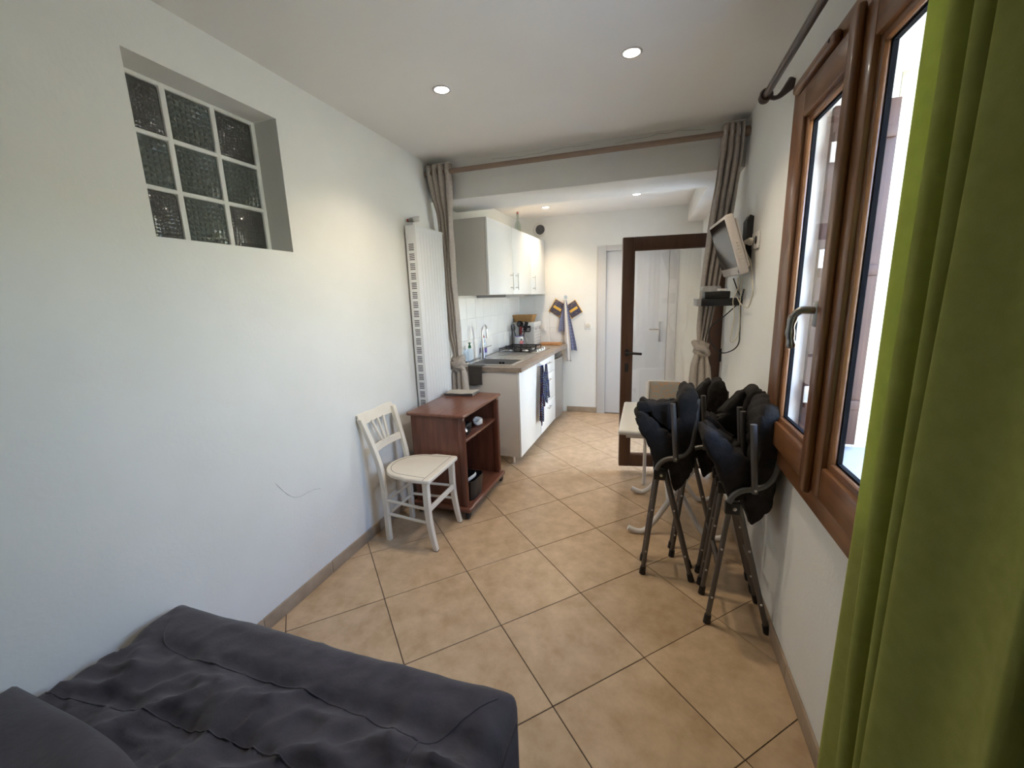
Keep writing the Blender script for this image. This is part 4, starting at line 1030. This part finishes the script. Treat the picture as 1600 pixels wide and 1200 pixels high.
bp = MB(); prof = [(-.02, .15), (-.035, .12), (-.032, -.09), (-.012, -.10), (0, -.09), (0, .14)]
vs = [(x, -.05, z) for x, z in prof]+[(x, .05, z) for x, z in prof]; k = len(prof)
bp.add(vs, [tuple(range(k)), tuple(reversed(range(k, 2*k)))]+[(i, (i+1) % k, k+(i+1) % k, k+i) for i in range(k)]).build('wall_plate', 'black_plastic', br)
MB().box((-.060, -.025, -.03), (-.02, .025, .02), .006).build('arm', 'black_plastic', br)
MB().box((-.070, -.05, -.03), (-.056, .05, .035), .004).build('pivot', 'black_plastic', br)
MB().lathe([(.008, 0), (.008, .006)], 12, T(-.06, -.025, -.012) @ R(math.pi/2, 'X')).build('bolt', 'steel', br)
ou = thing('wall_outlet', 'white double wall outlet beside the television bracket', 'outlet', (XR, 1.13, 1.755))
MB().box((-.010, -.085, -.045), (0, .065, .045), .004).build('outlet_plate', 'white_plastic', ou)
for y in (-.04, .025): MB().lathe([(.021, 0), (.021, .003)], 20, T(-.0105, y, 0) @ R(-math.pi/2, 'Y')).build('outlet_well', 'slot_dark', ou)
pl = thing('power_plug', 'cream power plug and cable hanging below the outlet', 'plug', (XR-.012, 1.155, 1.755))
MB().lathe([(.020, 0), (.021, .018), (.014, .03), (.008, .045)], 16, R(-math.pi/2, 'Y')).build('plug_body', 'ivory_plastic', pl)
MB().tube(crom([(-.04, 0, 0), (-.040, -.02, -.04), (-.012, -.05, -.12), (-.008, -.09, -.20), (-.008, -.13, -.28), (-.010, -.06, -.36), (-.02, .08, -.345), (-.03, .17, -.300)], 8), .0032, 7).build('cable', 'cream_cable', pl)
sh = thing('wall_shelf', 'black floating shelf under the small television', 'shelf', (XR, 1.345, 1.398))
MB().box((-.235, .02, 0), (0, .23, .046), .003).build('shelf_board', 'black_plastic', sh); MB().box((-.262, .019, .0005), (-.234, .231, .0455), .003).build('shelf_edge_lit', 'grey_plastic', sh)  # end face of the black shelf, the light on it put in as grey
bx_ = thing('media_player', 'flat black media player on the black shelf', 'media player', (1.655, 1.45, 1.4445))
MB().box((-.07, -.075, 0), (.075, .075, .044), .005).build('player_case', 'black_plastic', bx_)
MB().box((-.035, -.0765, .012), (.04, -.074, .016)).build('disc_slot', 'black_gloss', bx_)
nb = thing('paper_stack', 'stack of clear sleeves and papers on top of the media player', 'papers', (1.635, 1.45, 1.4888))
for k in range(5): MB().box((-.07+.004*k, -.07, .007*k), (.055-.006*k, .07, .007*k+.0055), .001, R(.05*k-.1, 'Z')).build('sleeve', 'magazine', nb)
MB().box((.02, -.074, .001), (.075, -.02, .016), .002).build('white_card', 'white_plastic', nb)
cb_ = thing('black_cable', 'black cable looping down below the wall shelf', 'cable', (0, 0, 0))
MB().tube(crom([(1.728, 1.30, 1.562), (1.762, 1.32, 1.482), (1.782, 1.335, 1.431), (1.701, 1.335, 1.339), (1.633, 1.335, 1.28), (1.617, 1.335, 1.227), (1.635, 1.335, 1.165), (1.691, 1.335, 1.107), (1.755, 1.335, 1.121), (1.788, 1.33, 1.165), (1.790, 1.33, 1.243), (1.788, 1.335, 1.346), (1.784, 1.33, 1.414), (1.790, 1.30, 1.496)], 8), .0038, 7).build('cable', 'black_plastic', cb_)
cc = thing('cream_cable', 'thin cream cable hanging from the television past the shelf', 'cable', (0, 0, 0))
MB().tube(crom([(1.735, 1.20, 1.562), (1.748, 1.26, 1.53), (1.755, 1.30, 1.498), (1.735, 1.305, 1.432), (1.75, 1.31, 1.33), (1.738, 1.31, 1.183), (1.775, 1.31, 1.209), (1.780, 1.30, 1.286), (1.772, 1.29, 1.40), (1.765, 1.25, 1.565)], 8), .0028, 7).build('cable', 'cream_cable', cc)

# ------------------------------------------------------------------ white garden table and patterned chair
tb = thing('garden_table', 'white resin table with bent tube legs behind the folded chairs', 'table', (1.42, 1.23, 0))
MB().box((-.325, -.355, .668), (.33, .355, .700), .014, seg=4).build('table_top', 'table_white', tb)
MB().box((-.28, -.31, .64), (.29, .31, .669), .004).build('apron', 'table_white', tb)
for sy in (-1, 1):
    P = crom([(.22, sy*.20, .645), (.12, sy*.22, .45), (-.02, sy*.25, .22), (-.10, sy*.27, .09), (-.155, sy*.28, .028), (-.20, sy*.285, .018), (-.255, sy*.29, .038)], 6)
    MB().tube(P, .0165, 12).build('leg', 'table_tube', tb)
    P = crom([(-.20, sy*.17, .645), (-.05, sy*.19, .45), (.08, sy*.22, .22), (.15, sy*.24, .09), (.20, sy*.25, .028), (.25, sy*.255, .018), (.30, sy*.26, .035)], 6)
    MB().tube(P, .0165, 12).build('leg', 'table_tube', tb)
MB().tube([(-.02, -.25, .22), (-.02, .25, .22)], .012, 10).build('crossbar', 'table_tube', tb)
pc = thing('garden_chair', 'white garden chair with a faded floral cushion behind the table', 'chair', (1.38, 1.66, 0))
for sx in (-1, 1):
    MB().tube(crom([(sx*.125, .02, 0), (sx*.125, .03, .40), (sx*.122, .0, .62), (sx*.118, -.01, .845)], 5), .013, 10).build('leg', 'table_tube', pc)
    MB().tube(crom([(sx*.125, .17, 0), (sx*.125, .16, .40)], 5), .013, 10).build('leg', 'table_tube', pc)
MB().box((-.13, .01, .40), (.13, .19, .425), .008).build('seat', 'table_white', pc)
def cush(u, v):
    x = (u-.5)*.215; z = .56+.285*v; b_ = math.sin(math.pi*u)**.5*math.sin(math.pi*v)**.4
    return (x, -.008-.018*b_+.004*noise.noise(Vector((u*5, v*5, 1))), z)
MB().grid(20, 20, cush).grid(20, 20, lambda u, v: (cush(u, v)[0], .012+.006*math.sin(math.pi*u)*math.sin(math.pi*v), cush(u, v)[2])).build('back_cushion', 'floral', pc, smooth='all', solid=.002)
MB().box((-.122, .005, .835), (.122, .022, .85), .005).build('top_bar', 'table_tube', pc)

# ------------------------------------------------------------------ folded camping chairs
def pad(prof, y0, y1, seed=0, ny=34, amp=.012, pinch=.72, per=11):
    P = crom([(a, 0, b) for a, b in prof], per, closed=True); n = len(P)
    c = sum(P, Vector())/n; vs = []; fs = []
    for j in range(ny+1):
        t = j/ny; e = min(t, 1-t)/.13; sc = pinch+(1-pinch)*math.sqrt(max(0, 1-(1-min(1, e))**2))
        y = y0+(y1-y0)*t
        for p in P:
            q = c+(p-c)*sc; d = (p-c).normalized()
            nn = noise.noise(Vector((q.x*11+seed, y*8, q.z*7)))
            cr_ = (1-abs(noise.noise(Vector((q.x*9+seed*3, y*7+q.z*11, q.z*5-q.x*6)))))**7
            fr_ = (1-abs(noise.noise(Vector((q.x*30+seed*2, y*22-q.z*20, q.z*24)))))**5
            k = amp*nn-amp*1.3*cr_-amp*.25*fr_
            vs.append((q.x+d.x*k, y, q.z+d.z*k))
    for j in range(ny):
        for k in range(n): fs.append((j*n+k, j*n+(k+1) % n, (j+1)*n+(k+1) % n, (j+1)*n+k))
    fs += [tuple(reversed(range(n))), tuple(ny*n+k for k in range(n))]
    return MB().add(vs, fs)
def camp_chair(label, x, y, rz, dep, seed, sw=1.0, flap=1):
    t = thing('folding_chair', label, 'chair', (x, y, 0), rz, 'folded black camping chairs')
    d = dep
    for fy, nm in ((0, 'near'), (d, 'far')):
        for a, b in (((-.062, fy, .585), (-.118, fy, .03)), ((-.028, fy, .598), (.118, fy, .03))):
            l = MB().tube([a, b], .0115, 10, flat=.8).build('leg', 'grey_tube', t)
            v = Vector(b); u = (Vector(a)-v).normalized()
            MB().tube([v-u*.028, v+u*.012], [.0165, .015], 12).build('foot_cap', 'black_plastic', l)
            for q in (.36, .80):
                p = Vector(a).lerp(v, q); MB().lathe([(.0055, 0), (.0045, .003), (.001, .004)], 10, T(p.x, fy-.0095, p.z) @ R(math.pi/2, 'X')).build('rivet', 'steel', l)
        MB().tube([(-.070, fy-.001, .615), (-.025, fy-.001, .602)], .012, 8, flat=.7).build('link', 'grey_tube', t)
        br_ = MB().box((-.082, fy-.014, .555), (-.022, fy+.012, .612), .006).build('joint_block', 'black_plastic', t)
        MB().lathe([(.0085, 0), (.007, .004), (.001, .006)], 12, T(-.045, fy-.014, .583) @ R(math.pi/2, 'X')).build('joint_bolt', 'steel', br_)
        MB().tube(crom([(-.068, fy-.012, .612), (-.055, fy-.014, .645), (-.025, fy-.016, .672), (.02, fy-.016, .685), (.06, fy-.016, .705), (.088, fy-.014, .75), (.098, fy-.012, .82), (.104, fy-.008, .90), (.106, fy, .985)], 5), .0125, 10).build('arm_tube', 'grey_tube', t)
        up_ = MB().tube([(.020, fy-.030, .672), (-.006, fy-.030, .965)], .0128, 10).build('upright', 'grey_tube', t)
        MB().lathe([(.006, 0), (.005, .003), (.001, .004)], 10, T(.019, fy-.043, .688) @ R(math.pi/2, 'X')).build('rivet', 'steel', up_)
    MB().tube([(-.09, 0, .30), (-.09, d, .30)], .008, 8).tube([(.05, 0, .30), (.05, d, .30)], .008, 8).build('crossbar', 'grey_tube', t)
    # padded back standing upright, folded seat leaning left, slack fabric below
    pad([(.035, .66), (.014, .80), (.012, .96), (.030, 1.025), (.066, 1.048), (.104, 1.028), (.116, .90), (.104, .72), (.075, .65)], -.02, d+.02, seed).build('back_pad', 'black_fabric', t, smooth='all')
    pad([(a*sw if a < 0 else a, b) for a, b in [(-.075, .625), (-.125, .74), (-.178, .850), (-.188, .888), (-.168, .912), (-.130, .902), (-.06, .850), (.005, .800), (.018, .72), (.00, .63), (-.03, .60)]], -.004, d+.012, seed+5, amp=.012).build('seat_pad', 'black_fabric', t, smooth='all')
    FL = [None, [(-.165, .900), (-.172, .945), (-.150, .968), (-.120, .955), (-.02, .955), (.020, .965), (.026, .90), (.015, .80), (-.06, .845), (-.125, .900)], [(-.135, .850), (-.130, .885), (-.09, .93), (-.03, .99), (.005, 1.03), (.03, 1.035), (.040, .98), (.030, .88), (.015, .80), (-.06, .81)]][flap]
    if FL: pad([(a*sw if a < 0 else a, b) for a, b in FL], .014, d*.8+.01, seed+9, amp=.014).build('seat_fold', 'black_fabric', t, smooth='all')
    pad([(-.020, .635), (.0, .56), (.022, .495), (.045, .510), (.085, .555), (.108, .60), (.112, .70), (.095, .78), (.05, .72), (.01, .68)], .008, d+.006, seed+13, amp=.008, pinch=.8).build('slack_fabric', 'black_fabric', t, smooth='all')
    return t
a = camp_chair('folded black camping chair at the right front nearest the window wall', 1.664, .262, 0, .20, 1, 1, 0)
camp_chair('folded black camping chair at the left front beside the white table', 1.378, .548, 0, .12, 21)
camp_chair('folded black camping chair directly behind the front right one', 1.664, .535, 0, .10, 41, .76, 2)
camp_chair('rearmost folded black camping chair, standing between the others and the table', 1.535, .748, .0, .085, 61, 1, 2)
tg = thing('care_tag', 'white care label hanging from the folded chair by the wall', 'tag', (1.783, .36, 0))
MB().box((-.001, -.03, .60), (.001, .03, .78), 0).build('label_sheet', 'white_plastic', tg, smooth=False)
